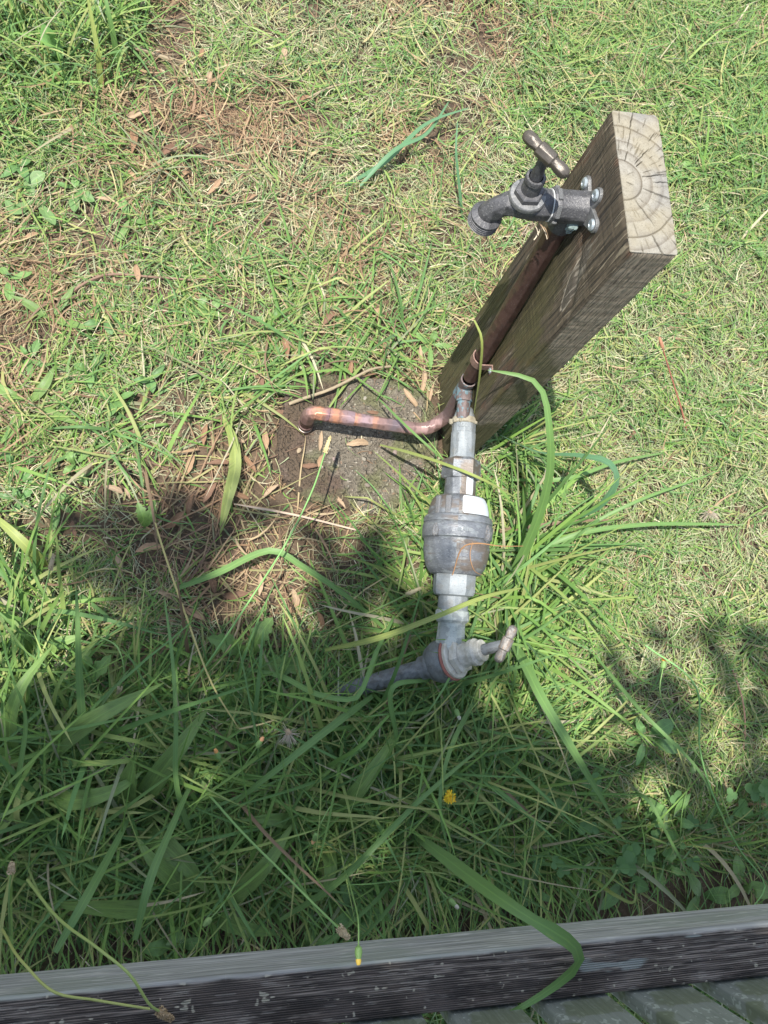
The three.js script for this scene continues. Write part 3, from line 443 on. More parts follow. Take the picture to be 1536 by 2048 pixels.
  const bA = V(0.63, 0.74, -0.17).normalize(), B0 = J.clone().addScaledVector(bA, 0.004 * 1.14);
  part(s, 'body', rs(merge([turned(J.clone().addScaledVector(bA, -0.030 * 1.14), bA, big([[0, 0], [0.002, 0.012], [0.008, 0.021], [0.018, 0.0255], [0.032, 0.0262], [0.036, 0.0262], [0.037, 0.02]]), 48)])), inletGrey);
  part(s, 'washer', rs(turned(B0.clone().addScaledVector(bA, 0.0025 * 1.14), bA, big([[0, 0.02], [0.0001, 0.0258], [0.0008, 0.0264], [0.003, 0.0264], [0.0036, 0.0256], [0.0037, 0.02]]), 48)), redWasher, 'dull red fibre washer');
  const sbon = part(s, 'bonnet_flange', rs(turned(B0.clone().addScaledVector(bA, 0.0062 * 1.14), bA, big([[0, 0.0245], [0.001, 0.025], [0.004, 0.025], [0.0055, 0.0238], [0.006, 0.015]]), 48)), creamBronze);
  part(sbon, 'bonnet_nut', rs(turned(B0.clone().addScaledVector(bA, 0.0118 * 1.14), bA, big([[0, 0.0192], [0.001, 0.0215], [0.008, 0.0215], [0.0105, 0.0185], [0.0106, 0.012]]), 6)), creamBronze);
  part(sbon, 'bonnet_neck', rs(turned(B0.clone().addScaledVector(bA, 0.020 * 1.14), bA, big([[0, 0.016], [0.004, 0.0142], [0.014, 0.0140], [0.0155, 0.0158], [0.0215, 0.016], [0.0225, 0.0148], [0.024, 0.0128], [0.030, 0.0128], [0.031, 0.0116], [0.0312, 0.006]]), 40)), creamBronze);
  part(s, 'stem', rs(turned(B0.clone().addScaledVector(bA, 0.045 * 1.14), bA, big([[0, 0.0066], [0.02, 0.0064], [0.032, 0.0058], [0.04, 0.006]]), 24)), inletGrey);
  const hc = B0.clone().addScaledVector(bA, 0.083 * 1.14), h0 = atY(1031, 1240, hc.y + 0.002), h1 = atY(1002, 1308, hc.y - 0.002);
  const hd = h1.clone().sub(h0); hd.y = -0.01; rs(teeHandle(s, hc, hd, 0.028, 1.05, purpleBrass).geometry);
  // inlet pipe sloping down into the grass
  const i1 = atY(855, 1333, 0.108), i2 = atY(790, 1352, 0.076), i3 = atY(715, 1375, 0.035), i4 = atY(640, 1398, -0.01);
  const inp = part(s, 'inlet_pipe', rs(swept([J.clone().add(V(-0.01, -0.006, 0.003)), i1, i2, i3, i4], 0.0128, 60, 30)), inletGrey, 'dark grey inlet pipe sloping into the grass');
  const idir = i2.clone().sub(i1).normalize();
  part(inp, 'inlet_collar', rs(turned(i1.clone().addScaledVector(idir, -0.016), idir, [[0, 0.015], [0.001, 0.0185], [0.014, 0.0185], [0.016, 0.0172], [0.026, 0.0168], [0.027, 0.013]], 40)), inletGrey);
  put(s, 'stop_tap', 'corroded stop tap with small tee handle and dark inlet pipe in the long grass', 'tap');
}
// ------------------------------------------------------------------ fence: rail with palings behind it
{
  const f = groupAt(V(0.25, 0, 0.32)), O = f.position;
  const yT = 0.30, zF = 0.2885, w = 0.057, h = 0.074, r1 = 0.007, r2 = 0.004;
  const sec = []; // (z, y) clockwise from lower front
  const arc = (cz, cy, r, a0, a1, n) => { for (let i = 0; i <= n; i++) { const a = mix(a0, a1, i / n); sec.push([cz + Math.cos(a) * r, cy + Math.sin(a) * r]); } };
  const fill = (z0, y0, z1, y1, n) => { for (let i = 1; i < n; i++) sec.push([mix(z0, z1, i / n), mix(y0, y1, i / n)]); };
  arc(zF + r2, yT - h + r2, r2, Math.PI * 1.5, Math.PI, 4); fill(zF, yT - h + r2, zF, yT - r1, 16); arc(zF + r1, yT - r1, r1, Math.PI, Math.PI / 2, 6); fill(zF + r1, yT, zF + w - r2, yT, 26); arc(zF + w - r2, yT - r2, r2, Math.PI / 2, 0, 4); fill(zF + w, yT - r2, zF + w, yT - h + r2, 6); arc(zF + w - r2, yT - h + r2, r2, 0, -Math.PI / 2, 4); sec.push(sec[0].slice());
  let L = 0; const per = sec.map((q, i) => { if (i) L += Math.hypot(q[0] - sec[i - 1][0], q[1] - sec[i - 1][1]); return L; });
  const x0 = -1.1, x1 = 1.6, nx = 420, pos = [], uv = [], idx = [], n = sec.length;
  for (let i = 0; i <= nx; i++) for (let j = 0; j < n; j++) {
    const x = mix(x0, x1, i / nx), [z, y] = sec[j], top = y > yT - 0.004 ? 1 : 0;
    const d = (fbm(x * 14, j * 0.4 + 3, 3) - 0.5) * 0.0018 + top * (vn(x * 5 + 2, z * 900) - 0.5) * 0.0016;
    pos.push(x - O.x, y + d * (top ? 1 : 0.3), z - O.z + (top ? 0 : d)); uv.push(x / 1.2, per[j] / L);
  }
  for (let i = 0; i < nx; i++) for (let j = 0; j < n - 1; j++) { const a = i * n + j; idx.push(a, a + n, a + 1, a + 1, a + n, a + n + 1); }
  const g = new THREE.BufferGeometry(); g.setAttribute('position', new THREE.Float32BufferAttribute(pos, 3)); g.setAttribute('uv', new THREE.Float32BufferAttribute(uv, 2)); g.setIndex(idx); g.computeVertexNormals();
  const topA = (h - r1 - r2 + r2 * 1.57 + r1 * 0.9) / L, topB = (h - r1 - r2 + r2 * 1.57 + r1 * 1.57 + w - r1) / L;
  const groove = (x, q) => { const k = q * L * 1000; return 0.55 * (0.5 + 0.5 * Math.sin(k * 2.9 + 2.2 * fbm(x * 3, k * 0.15, 2) * 3)) + 0.45 * fbm(x * 5, k * 0.9, 3); };
  const map = colTex(2048, 512, (u, v) => {
    const x = u * 1.2, k = v * L, gr = groove(x, v), n1 = fbm(x * 40, k * 120, 4), n2 = fbm(x * 7 + 4, k * 26, 4), on = sst(topA - 0.006, topA + 0.012 + 0.02 * (n1 - 0.5), v) * sst(topB + 0.01, topB, v);
    let a = mix3([0.22, 0.222, 0.215], [0.5, 0.49, 0.47], clamp(fbm(x * 12, k * 520, 3) * 1.6 - 0.35)); a = mix3(a, [0.25, 0.28, 0.23], 0.5 * sst(0.5, 0.66, n2)); a = mix3(a, [0.62, 0.6, 0.57], 0.6 * sst(0.66, 0.8, fbm(x * 30, k * 380 + 8, 3)));
    let b = mix3([0.022, 0.017, 0.015], [0.125, 0.098, 0.084], clamp(gr * 1.3 - 0.25 + 1.2 * (n1 - 0.5)));
    const wear = fbm(x * 9 + 14, k * 34, 4), strk = fbm(x * 22, k * 900, 3);
    b = mix3(b, [0.28, 0.235, 0.2], 0.9 * sst(0.42, 0.64, strk) * sst(0.38, 0.6, wear + 0.25 * (gr - 0.5)));
    b = mix3(b, [0.4, 0.36, 0.31], 0.6 * sst(0.66, 0.76, fbm(x * 46, k * 420 + 3, 3)) * (0.3 + 0.7 * wear));
    b = mix3(b, [0.5, 0.46, 0.36], 0.8 * sst(0.8, 0.85, fbm(x * 120, k * 170 + 3, 2)));
    b = mix3(b, [0.3, 0.33, 0.31], 0.8 * sst(0.74, 0.79, fbm(x * 11 + 60, k * 40, 4)));
    return mix3(a, b, on).map(k => k * 0.8);
  });
  map.wrapS = THREE.MirroredRepeatWrapping; map.wrapT = THREE.ClampToEdgeWrapping;
  const bump = valTex(2048, 512, (u, v) => { const x = u * 1.2, k = v * L; const on = sst(topA, topA + 0.02, v) * sst(topB + 0.01, topB, v); return mix(0.5 * fbm(x * 16, k * 420, 3) + 0.25, 0.8 * groove(x, v) + 0.2 * fbm(x * 60, k * 200, 3), on); });
  bump.wrapS = THREE.MirroredRepeatWrapping; bump.wrapT = THREE.ClampToEdgeWrapping;
  part(f, 'rail', g, new THREE.MeshStandardMaterial({ map, bumpMap: bump, bumpScale: 0.003, roughness: 0.85 }), 'weathered rail, pale on its side and black and grooved on top');
  const pm = colTex(512, 1024, (u, v) => { const n = fbm(u * 16, v * 7, 4), s = fbm(u * 90, v * 8, 3); let c = mix3([0.12, 0.135, 0.122], [0.24, 0.26, 0.235], clamp(s * 0.7 + n * 0.5 - 0.1)); c = mix3(c, [0.33, 0.36, 0.33], 0.75 * sst(0.69, 0.76, fbm(u * 40, v * 66, 2))); return mix3(c, [0.09, 0.11, 0.05], 0.6 * sst(0.52, 0.66, fbm(u * 9 + 3, v * 14, 3))); }); mirrored(pm);
  const pb = mirrored(valTex(512, 512, (u, v) => fbm(u * 90, v * 8, 3)));
  const pmat = new THREE.MeshStandardMaterial({ map: pm, bumpMap: pb, bumpScale: 0.0012, roughness: 0.6 });
  const pg = new RoundedBoxGeometry(0.081, 0.66, 0.019, 3, 0.004); { const p = pg.attributes.position, q = pg.attributes.uv; for (let i = 0; i < p.count; i++) q.setXY(i, p.getX(i) / 0.2 + p.getZ(i) / 0.2, p.getY(i) / 0.4); }
  const rr = rngOf(8);
  for (let i = 0; i < 22; i++) { const m = part(f, 'paling', pg, pmat); m.position.set(-0.95 + i * 0.1075 + 0.0475 - O.x + (rr() - 0.5) * 0.004, 0.42, zF + w + 0.0125 - O.z); m.rotation.z = (rr() - 0.5) * 0.012; m.rotation.y = (rr() - 0.5) * 0.05; }
  for (const x of [-0.72, 1.18]) part(f, 'fence_post', new RoundedBoxGeometry(0.07, 0.72, 0.055, 2, 0.005).translate(x - O.x, 0.24, zF + w + 0.0235 + 0.0275 - O.z), pmat);
  put(f, 'picket_fence', 'low weathered grey-green paling fence with a dark grooved rail', 'fence');
}
// ------------------------------------------------------------------ tree behind the fence, out of frame, whose crown shades the near ground
function shadeAt(x, z) {
  const [px, py] = pix(V(x, 0, z));
  if (z > 0.35) return 1;
  let s = sst(1190, 1300, py + 90 * (fbm(x * 7, z * 7 + 30, 2) - 0.5) * 2);
  s = Math.max(s, 1.15 * blob(px, py, 350, 1120, 200, 110), 1.0 * blob(px, py, 735, 1150, 120, 110));
  s -= 1.3 * blob(px, py, 545, 1135, 60, 120) + 1.1 * blob(px, py, 150, 1310, 80, 70) + 0.9 * blob(px, py, 50, 1440, 50, 60) + 1.2 * blob(px, py, 1030, 1220, 120, 190) + 0.7 * blob(px, py, 1130, 1400, 90, 110) + 0.75 * sst(1100, 1300, px) * sst(1800, 1450, py) + 0.5 * sst(0.56, 0.7, fbm(x * 9 + 8, z * 9 + 3, 3)) + 1.2 * blob(px, py, 30, 1180, 100, 110);
  return clamp(s);
}
class Strips { // many leaf strips in one mesh
  constructor() { this.p = []; this.i = []; this.c = []; this.u = []; }
  // pts: Vector3[]; wid: half width at each; side: Vector3[] ; fold: height of the edges over the midrib as a share of the half width; cols across: 2*k+1
  add(pts, wid, side, nrm, fold, col, k = 1, rib = 0) {
    const b = this.p.length / 3, m = 2 * k + 1;
    for (let a = 0; a < pts.length; a++) for (let j = 0; j < m; j++) {
      const s = (j - k) / k, o = s * wid[a], q = Math.abs(s) * fold * wid[a] + (k > 1 && j % 2 ? rib : 0);
      const P = pts[a], S = side[a], N = nrm[a];
      this.p.push(P.x + S.x * o + N.x * q, P.y + S.y * o + N.y * q, P.z + S.z * o + N.z * q); this.c.push(col[0], col[1], col[2]); this.u.push(s * 0.5 + 0.5, a / (pts.length - 1));
    }
    for (let a = 0; a < pts.length - 1; a++) for (let j = 0; j < m - 1; j++) { const q = b + a * m + j; this.i.push(q, q + 1, q + m, q + 1, q + m + 1, q + m); }
  }
  geo(origin) {
    const g = new THREE.BufferGeometry(); if (origin) for (let i = 0; i < this.p.length; i += 3) { this.p[i] -= origin.x; this.p[i + 1] -= origin.y; this.p[i + 2] -= origin.z; }
    g.setAttribute('position', new THREE.Float32BufferAttribute(this.p, 3)); g.setAttribute('color', new THREE.Float32BufferAttribute(this.c, 3)); g.setAttribute('uv', new THREE.Float32BufferAttribute(this.u, 2)); g.setIndex(this.i); g.computeVertexNormals(); return g;
  }
}
const leafMat = new THREE.MeshPhysicalMaterial({ vertexColors: true, roughness: 0.8, transmission: 0.32, thickness: 0, side: THREE.DoubleSide, clearcoat: 0.18, clearcoatRoughness: 0.45 });
const dryMat = new THREE.MeshStandardMaterial({ vertexColors: true, roughness: 0.85, side: THREE.DoubleSide });
const stemMat = new THREE.MeshStandardMaterial({ vertexColors: true, roughness: 0.6, side: THREE.DoubleSide });
// long veins as fine relief and tone for the blades that are seen large
const veinC = colTex(64, 256, (u, v) => { const e = Math.abs(u - 0.5), r = 0.5 + 0.5 * Math.cos(u * 75), n = fbm(u * 9, v * 26, 4); let k = 0.82 + 0.12 * r + 0.2 * (n - 0.5); let c = [k, k, k]; if (e < 0.045) c = [1.12, 1.1, 1.08]; return mix3(c, [1.5, 1.05, 0.7], 0.5 * sst(0.72, 0.86, fbm(u * 6 + 40, v * 40, 3))).map(q => q * 0.85); });
const bladeMat = new THREE.MeshPhysicalMaterial({ vertexColors: true, map: veinC, roughness: 0.75, transmission: 0.3, thickness: 0, side: THREE.DoubleSide, clearcoat: 0.25, clearcoatRoughness: 0.4 });
const UP = V(0, 1, 0);
{
  const r = rngOf(404), S = new Strips();
  const root = V(-1.5, 0, 2.1);
  const clumps = [];
  for (let i = 0; i < 9000; i++) {
    const gx = -0.75 + r() * 2.1, gz = -0.6 + r() * 1.1, y = 3.1 + r() * 1.1 + 0.25 * fbm(gx * 2, gz * 2, 2);
    if (r() > Math.pow(shadeAt(gx, gz), 1.3) * 0.95) continue;
    const p = V(gx + SUN.x / SUN.y * y, y, gz + SUN.z / SUN.y * y);
    const az = r() * 6.283, el = (r() - 0.5) * 1.2, d = V(Math.cos(az) * Math.cos(el), Math.sin(el), Math.sin(az) * Math.cos(el)), L = 0.05 + r() * 0.04, w = L * 0.26;
    const sd = d.clone().cross(UP).normalize(), nn = sd.clone().cross(d), tilt = (r() - 0.5) * 1.1, s2 = sd.clone().multiplyScalar(Math.cos(tilt)).addScaledVector(nn, Math.sin(tilt));
    const n2 = s2.clone().cross(d), pts = [0, 0.35, 0.7, 1].map(t => p.clone().addScaledVector(d, t * L).addScaledVector(UP, -0.012 * t * t)), g = 0.8 + r() * 0.5;
    S.add(pts, [w * 0.15, w, w * 0.8, 0.0005], [s2, s2, s2, s2], [n2, n2, n2, n2], 0.15, [0.06 * g, 0.13 * g, 0.028 * g]);
    if (i % 160 === 0) clumps.push(p);
  }
  const t = groupAt(root);
  const bark = new THREE.MeshStandardMaterial({ map: mirrored(colTex(128, 256, (u, v) => mix3([0.07, 0.055, 0.042], [0.2, 0.17, 0.14], fbm(u * 14, v * 6, 4)))), roughness: 0.9 });
  const fork = V(-1.35, 2.5, 2.0);
  part(t, 'trunk', swept([root.clone().add(V(0, -0.1, 0)), V(-1.55, 0.9, 2.12), V(-1.42, 1.8, 2.05), fork], u => 0.13 - 0.05 * u, 30, 18).translate(-root.x, 0, -root.z), bark);
  for (const [x, y, z] of [[-0.9, 3.3, 0.75], [-0.3, 3.5, 1.2], [0.5, 3.55, 1.3], [-1.6, 3.4, 1.5], [-0.9, 3.7, 1.9]]) part(t, 'limb', swept([fork, fork.clone().lerp(V(x, y, z), 0.5).add(V(0, 0.18, 0)), V(x, y, z)], u => 0.05 - 0.038 * u, 20, 10).translate(-root.x, 0, -root.z), bark);
  const tw = []; const ends = [[-0.9, 3.3, 0.75], [-0.3, 3.5, 1.2], [0.5, 3.55, 1.3], [-1.6, 3.4, 1.5], [-0.9, 3.7, 1.9]].map(q => V(...q));
  for (const c of clumps) { const e = ends.reduce((a, b) => a.distanceTo(c) < b.distanceTo(c) ? a : b); tw.push(swept([e, e.clone().lerp(c, 0.5).add(V(0, 0.05, 0)), c], u => 0.007 - 0.005 * u, 8, 6, false)); }
  part(t, 'twigs', merge(tw).translate(-root.x, 0, -root.z), bark);
  part(t, 'crown', S.geo(root), leafMat);
  put(t, 'shade_tree', 'leafy tree behind the fence whose crown overhangs the fence rail', 'tree');
}
// ------------------------------------------------------------------ grass: colours
const straw = [[0.37, 0.325, 0.195], [0.31, 0.28, 0.155], [0.25, 0.245, 0.13], [0.44, 0.395, 0.26], [0.2, 0.225, 0.105], [0.225, 0.26, 0.14], [0.2, 0.13, 0.07], [0.27, 0.295, 0.17], [0.16, 0.2, 0.085]];
const greens = [[0.1, 0.21, 0.032], [0.13, 0.25, 0.038], [0.165, 0.29, 0.05], [0.08, 0.18, 0.034], [0.22, 0.305, 0.07], [0.105, 0.225, 0.055], [0.28, 0.315, 0.095]];
const pick = (r, l) => { const c = l[Math.floor(r() * l.length)], k = 0.85 + r() * 0.3; return [c[0] * k, c[1] * k, c[2] * k]; };
// unit templates: length 1 along x, rising in y, width 1 in z; wq is the share of the width that folds up
function bladeT(bend, lift, n, wide, taper = 0.6, side = 0) {
  const p = [], ix = [], m = wide ? 3 : 2; let x = 0, y = 0, z = 0;
  for (let i = 0; i <= n; i++) {
    const t = i / n, a = lift - bend * t; if (i) { x += Math.cos(a) * Math.cos(side * t) / n; y += Math.sin(a) / n; z += Math.cos(a) * Math.sin(side * t) / n; }
    const w = 0.5 * (Math.min(1, 0.55 + t * 3) * Math.pow(1 - t, taper) + 0.04);
    for (let j = 0; j < m; j++) { const s = j / (m - 1) * 2 - 1; p.push([x, y, s * w, wide ? Math.abs(s) * w * 0.45 : 0, z]); }
  }
  for (let i = 0; i < n; i++) for (let j = 0; j < m - 1; j++) { const q = i * m + j; ix.push(q, q + 1, q + m, q + 1, q + m + 1, q + m); }
  return { p, ix };
}
function strandT(curve, n) {
  const p = [], ix = []; let x = 0, z = 0;
  for (let i = 0; i <= n; i++) { const t = i / n, a = curve * (t - 0.5) * 2; if (i) { x += Math.cos(a) / n; z += Math.sin(a) / n; } const y = 0.05 * Math.sin(t * 3.1); p.push([x, y, -0.5 * (1 - 0.6 * t), 0, z], [x, y, 0.5 * (1 - 0.6 * t), 0, z]); }
  for (let i = 0; i < n; i++) { const q = i * 2; ix.push(q, q + 1, q + 2, q + 1, q + 3, q + 2); }
  return { p, ix };
}
function scatter(name, label, category, temps, mat, items) { // one mesh that nobody could count
  let nv = 0, ni = 0; items.forEach((o, i) => { const t = temps[i % temps.length]; nv += t.p.length; ni += t.ix.length; });
  const P = new Float32Array(nv * 3), C = new Float32Array(nv * 3), I = new Uint32Array(ni), m = new THREE.Matrix4(), e = new THREE.Euler(); let a = 0, b = 0;
  items.forEach((o, i) => {
    const t = temps[i % temps.length]; e.set(o.rx || 0, o.ry, o.rz || 0, 'YXZ'); m.makeRotationFromEuler(e); const E = m.elements, base = a;
    for (const v of t.p) { const x = v[0] * o.L, z = v[2] * o.w + (v[4] || 0) * o.L, y = v[1] * o.L + v[3] * o.w; P[a * 3] = o.x + E[0] * x + E[4] * y + E[8] * z; P[a * 3 + 1] = o.y + E[1] * x + E[5] * y + E[9] * z; P[a * 3 + 2] = o.z + E[2] * x + E[6] * y + E[10] * z; C[a * 3] = o.c[0]; C[a * 3 + 1] = o.c[1]; C[a * 3 + 2] = o.c[2]; a++; }
    for (const q of t.ix) I[b++] = base + q;
  });
  const g = new THREE.BufferGeometry(); g.setAttribute('position', new THREE.BufferAttribute(P, 3)); g.setAttribute('color', new THREE.BufferAttribute(C, 3)); g.setIndex(new THREE.BufferAttribute(I, 1)); g.computeVertexNormals();
  put(new THREE.Mesh(g, mat), name, label, category, null, 'stuff');
}
const X0 = -1.15, X1 = 1.95, Z0 = -2.1, Z1 = 0.85;
const clear = (x, z, m = 0) => (inPoly(x, z, padPoly) ? 1 : 0) || (x > 0.345 - m && x < 0.4 + m && z > -0.53 - m && z < -0.374 + m ? 2 : 0) || (z > 0.285 && z < 0.375 ? 2 : 0);
const inFrame = (px, py, m = 60) => px > -m && px < 1536 + m && py > -m && py < 2048 + m;
const mat = (x, z) => fbm(x * 8 + 5, z * 8 + 77, 2) * 16;
const brownP = [[0.26, 0.155, 0.08], [0.33, 0.215, 0.115], [0.18, 0.11, 0.06], [0.4, 0.3, 0.165]];
{ // cut clippings and dead thatch
  const r = rngOf(21), items = [];
  for (let i = 0; i < 420000 && items.length < 120000; i++) {
    const x = mix(X0, X1, r()), z = mix(Z0, Z1, r()), [px, py] = pix(V(x, 0, z)), fr = inFrame(px, py); if (!fr && r() > 0.22) continue;
    const cl = clear(x, z); if (cl === 2 || (cl === 1 && r() > 0.06)) continue;
    const b = bareAt(x, z, px, py), g = greenAt(x, z, px, py), lu = lushAt(px, py);
    if (r() < b * 0.8 || r() < lu * 0.8 || r() > 0.35 + 1.3 * sst(0.25, 0.7, fbm(x * 34 + 90, z * 34, 3))) continue;
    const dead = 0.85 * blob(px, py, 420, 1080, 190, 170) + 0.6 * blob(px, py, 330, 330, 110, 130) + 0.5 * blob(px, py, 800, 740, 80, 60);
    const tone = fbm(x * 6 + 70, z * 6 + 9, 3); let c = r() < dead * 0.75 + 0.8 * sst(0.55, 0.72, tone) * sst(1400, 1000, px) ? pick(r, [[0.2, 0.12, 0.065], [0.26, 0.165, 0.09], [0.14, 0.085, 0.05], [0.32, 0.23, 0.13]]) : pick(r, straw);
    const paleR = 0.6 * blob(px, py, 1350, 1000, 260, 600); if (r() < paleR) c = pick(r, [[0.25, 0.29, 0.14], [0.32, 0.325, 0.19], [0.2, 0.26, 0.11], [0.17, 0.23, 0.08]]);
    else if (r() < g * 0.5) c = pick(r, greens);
    const L = 0.014 + r() * r() * 0.06, w = (0.8 + r() * 1.2) * 1e-3, hgt = r() * r() * 0.02;
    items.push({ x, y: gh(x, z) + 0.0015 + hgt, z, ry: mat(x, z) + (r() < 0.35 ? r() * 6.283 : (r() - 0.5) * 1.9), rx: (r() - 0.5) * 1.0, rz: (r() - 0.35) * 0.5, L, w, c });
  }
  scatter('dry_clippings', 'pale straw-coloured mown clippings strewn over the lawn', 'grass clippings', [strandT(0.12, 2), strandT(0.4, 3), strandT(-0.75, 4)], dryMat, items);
}
{ // mown stubble and fresh short grass
  const r = rngOf(22), items = [];
  for (let i = 0; i < 300000 && items.length < 62000; i++) {
    const x = mix(X0, X1, r()), z = mix(Z0, Z1, r()), [px, py] = pix(V(x, 0, z)), fr = inFrame(px, py); if (!fr && r() > 0.25) continue;
    if (clear(x, z)) continue;
    const b = bareAt(x, z, px, py), g = greenAt(x, z, px, py), cl = fbm(x * 30 + 8, z * 30, 2);
    if (r() < b * 0.9 || r() > (0.16 + 0.95 * g) * sst(0.3, 0.58, cl + 0.25 * g)) continue;
    const lu = lushAt(px, py), L = (0.022 + r() * 0.05) * (1 + 0.9 * lu), w = (1.8 + r() * 2.4) * 1e-3 * (1 + 0.3 * lu);
    items.push({ x, y: gh(x, z) - 0.001, z, ry: r() * 6.283, rx: (r() - 0.5) * 0.5, rz: (r() - 0.55) * 0.7, L, w, c: r() < 0.10 ? pick(r, straw) : pick(r, greens) });
  }
  scatter('short_grass', 'short green mown grass growing through the thatch', 'grass', [bladeT(0.5, 1.1, 3), bladeT(1.5, 1.2, 4), bladeT(0.2, 0.7, 3), bladeT(1.0, 0.6, 4)], leafMat, items);
}
{ // longer cut and lodged blades matted down in the lawn
  const r = rngOf(25), items = [];
  for (let i = 0; i < 260000 && items.length < 36000; i++) {
    const x = mix(X0, X1, r()), z = mix(Z0, Z1, r()), [px, py] = pix(V(x, 0, z)); if (!inFrame(px, py, 120) || clear(x, z, 0.01)) continue;
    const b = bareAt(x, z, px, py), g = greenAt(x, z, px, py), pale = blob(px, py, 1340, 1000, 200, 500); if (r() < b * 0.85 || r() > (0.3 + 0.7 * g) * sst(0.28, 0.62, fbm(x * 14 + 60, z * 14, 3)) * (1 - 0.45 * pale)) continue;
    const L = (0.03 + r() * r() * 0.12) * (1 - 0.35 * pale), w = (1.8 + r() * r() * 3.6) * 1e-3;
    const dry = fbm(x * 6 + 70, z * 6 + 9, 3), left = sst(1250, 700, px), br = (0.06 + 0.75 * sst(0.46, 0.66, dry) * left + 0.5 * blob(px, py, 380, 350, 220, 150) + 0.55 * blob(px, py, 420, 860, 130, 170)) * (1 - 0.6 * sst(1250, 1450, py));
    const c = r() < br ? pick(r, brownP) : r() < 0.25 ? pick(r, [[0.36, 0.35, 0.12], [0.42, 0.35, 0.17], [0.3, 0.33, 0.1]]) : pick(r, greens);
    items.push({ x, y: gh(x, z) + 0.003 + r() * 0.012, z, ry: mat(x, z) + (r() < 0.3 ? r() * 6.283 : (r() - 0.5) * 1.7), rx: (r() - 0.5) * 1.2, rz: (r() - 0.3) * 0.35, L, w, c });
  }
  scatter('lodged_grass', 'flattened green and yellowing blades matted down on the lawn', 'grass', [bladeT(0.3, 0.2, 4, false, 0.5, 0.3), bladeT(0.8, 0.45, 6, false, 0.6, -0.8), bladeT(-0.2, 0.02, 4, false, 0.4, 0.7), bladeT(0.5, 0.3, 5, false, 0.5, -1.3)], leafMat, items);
}
{ // long uncut grass by the fence, round the stop tap and at the lawn's far corner
  const r = rngOf(23), items = [];
  for (let i = 0; i < 160000 && items.length < 9500; i++) {
    const x = mix(X0, X1, r()), z = mix(Z0, 0.27, r()), [px, py] = pix(V(x, 0, z)); if (!inFrame(px, py, 250)) continue;
    if (clear(x, z, 0.01)) continue;
    const lu = lushAt(px, py), b = bareAt(x, z, px, py); if (r() > lu * lu * (1 - 0.8 * b) * 1.05 * (1 - 0.93 * blob(px, py, 770, 1375, 190, 75))) continue;
    const L = 0.08 + r() * r() * 0.2, w = (3 + r() * r() * 6.5) * 1e-3, far = py < 700;
    items.push({ x, y: gh(x, z) - 0.002, z, ry: r() * 6.283, rx: (r() - 0.5) * 0.4, rz: (r() - 0.6) * 0.8, L: L * (far ? 0.75 : 1), w, c: r() < 0.07 ? pick(r, straw) : pick(r, greens) });
  }
  scatter('long_grass', 'long dark green uncut grass along the fence', 'grass', [bladeT(1.4, 1.25, 8, true), bladeT(0.6, 0.75, 7, true), bladeT(2.1, 1.35, 9, true), bladeT(0.5, 0.35, 7, true)], leafMat, items);
}
// ------------------------------------------------------------------ single blades and leaves
function ribbon(S, P, halfW, col, o = {}) {
  const c = new THREE.CatmullRomCurve3(P, false, 'centripetal'), n = o.n || 18, pts = [], wid = [], sd = [], nr = [];
  for (let i = 0; i <= n; i++) {
    const t = i / n, p = c.getPointAt(t), d = c.getTangentAt(t), s = d.clone().cross(UP); if (s.lengthSq() < 1e-4) s.copy(RIGHT); s.normalize();
    const nn = s.clone().cross(d).normalize(), roll = (o.roll || 0) + (o.twist || 0) * t, s2 = s.clone().multiplyScalar(Math.cos(roll)).addScaledVector(nn, Math.sin(roll));
    pts.push(p); sd.push(s2); nr.push(s2.clone().cross(d).normalize()); wid.push(halfW * (o.shape ? o.shape(t) : Math.min(1, 0.5 + 2.2 * t) * Math.pow(1 - t, o.tip || 0.45) + 0.02));
  }
  S.add(pts, wid, sd, nr, o.fold === undefined ? 0.22 : o.fold, col, o.k || 1, o.rib || 0);
}
const P3 = l => l.map(([x, y, h]) => atY(x, y, h));
function blade(label, l, wmm, col, o = {}) {
  const S = new Strips(), P = P3(l); ribbon(S, P, wmm / 2000, col, { n: 26, ...o });
  const m = new THREE.Mesh(S.geo(P[0]), o.dry ? dryMat : bladeMat); m.position.copy(P[0]); return put(m, o.name || 'grass_stalk', label, 'grass blade', o.group);
}
const G1 = [0.16, 0.315, 0.07], G2 = [0.14, 0.28, 0.062], G3 = [0.13, 0.265, 0.06], GY = [0.33, 0.40, 0.09], GB = [0.11, 0.27, 0.115], ST = [0.36, 0.3, 0.15], BR = [0.26, 0.13, 0.07], OR = [0.3, 0.16, 0.07];
blade('tall broad grass blade with folded tip standing against the post', [[1000, 1190, 0.0], [1040, 1120, 0.1], [1078, 1030, 0.2], [1100, 940, 0.28], [1099, 860, 0.33], [1086, 785, 0.355], [1062, 758, 0.36], [1025, 748, 0.355], [975, 740, 0.345]], 17, G1, { tip: 0.5, roll: 0.5 });
blade('grass blade curling over in a hook on the lawn side of the tuft', [[1000, 870, 0.06], [1080, 905, 0.13], [1160, 912, 0.18], [1215, 925, 0.2], [1232, 955, 0.19], [1205, 1005, 0.15], [1160, 1036, 0.1]], 15, GB, { shape: t => (0.12 + 0.95 * Math.sin(Math.PI * Math.pow(t, 2.2))) , roll: 0.4 });
blade('broad bright grass blade arching down from the stop tap handle', [[1010, 1260, 0.02], [1045, 1320, 0.1], [1085, 1400, 0.15], [1130, 1475, 0.165], [1175, 1550, 0.15], [1212, 1612, 0.12], [1226, 1645, 0.1]], 20, G1, { tip: 0.6 });
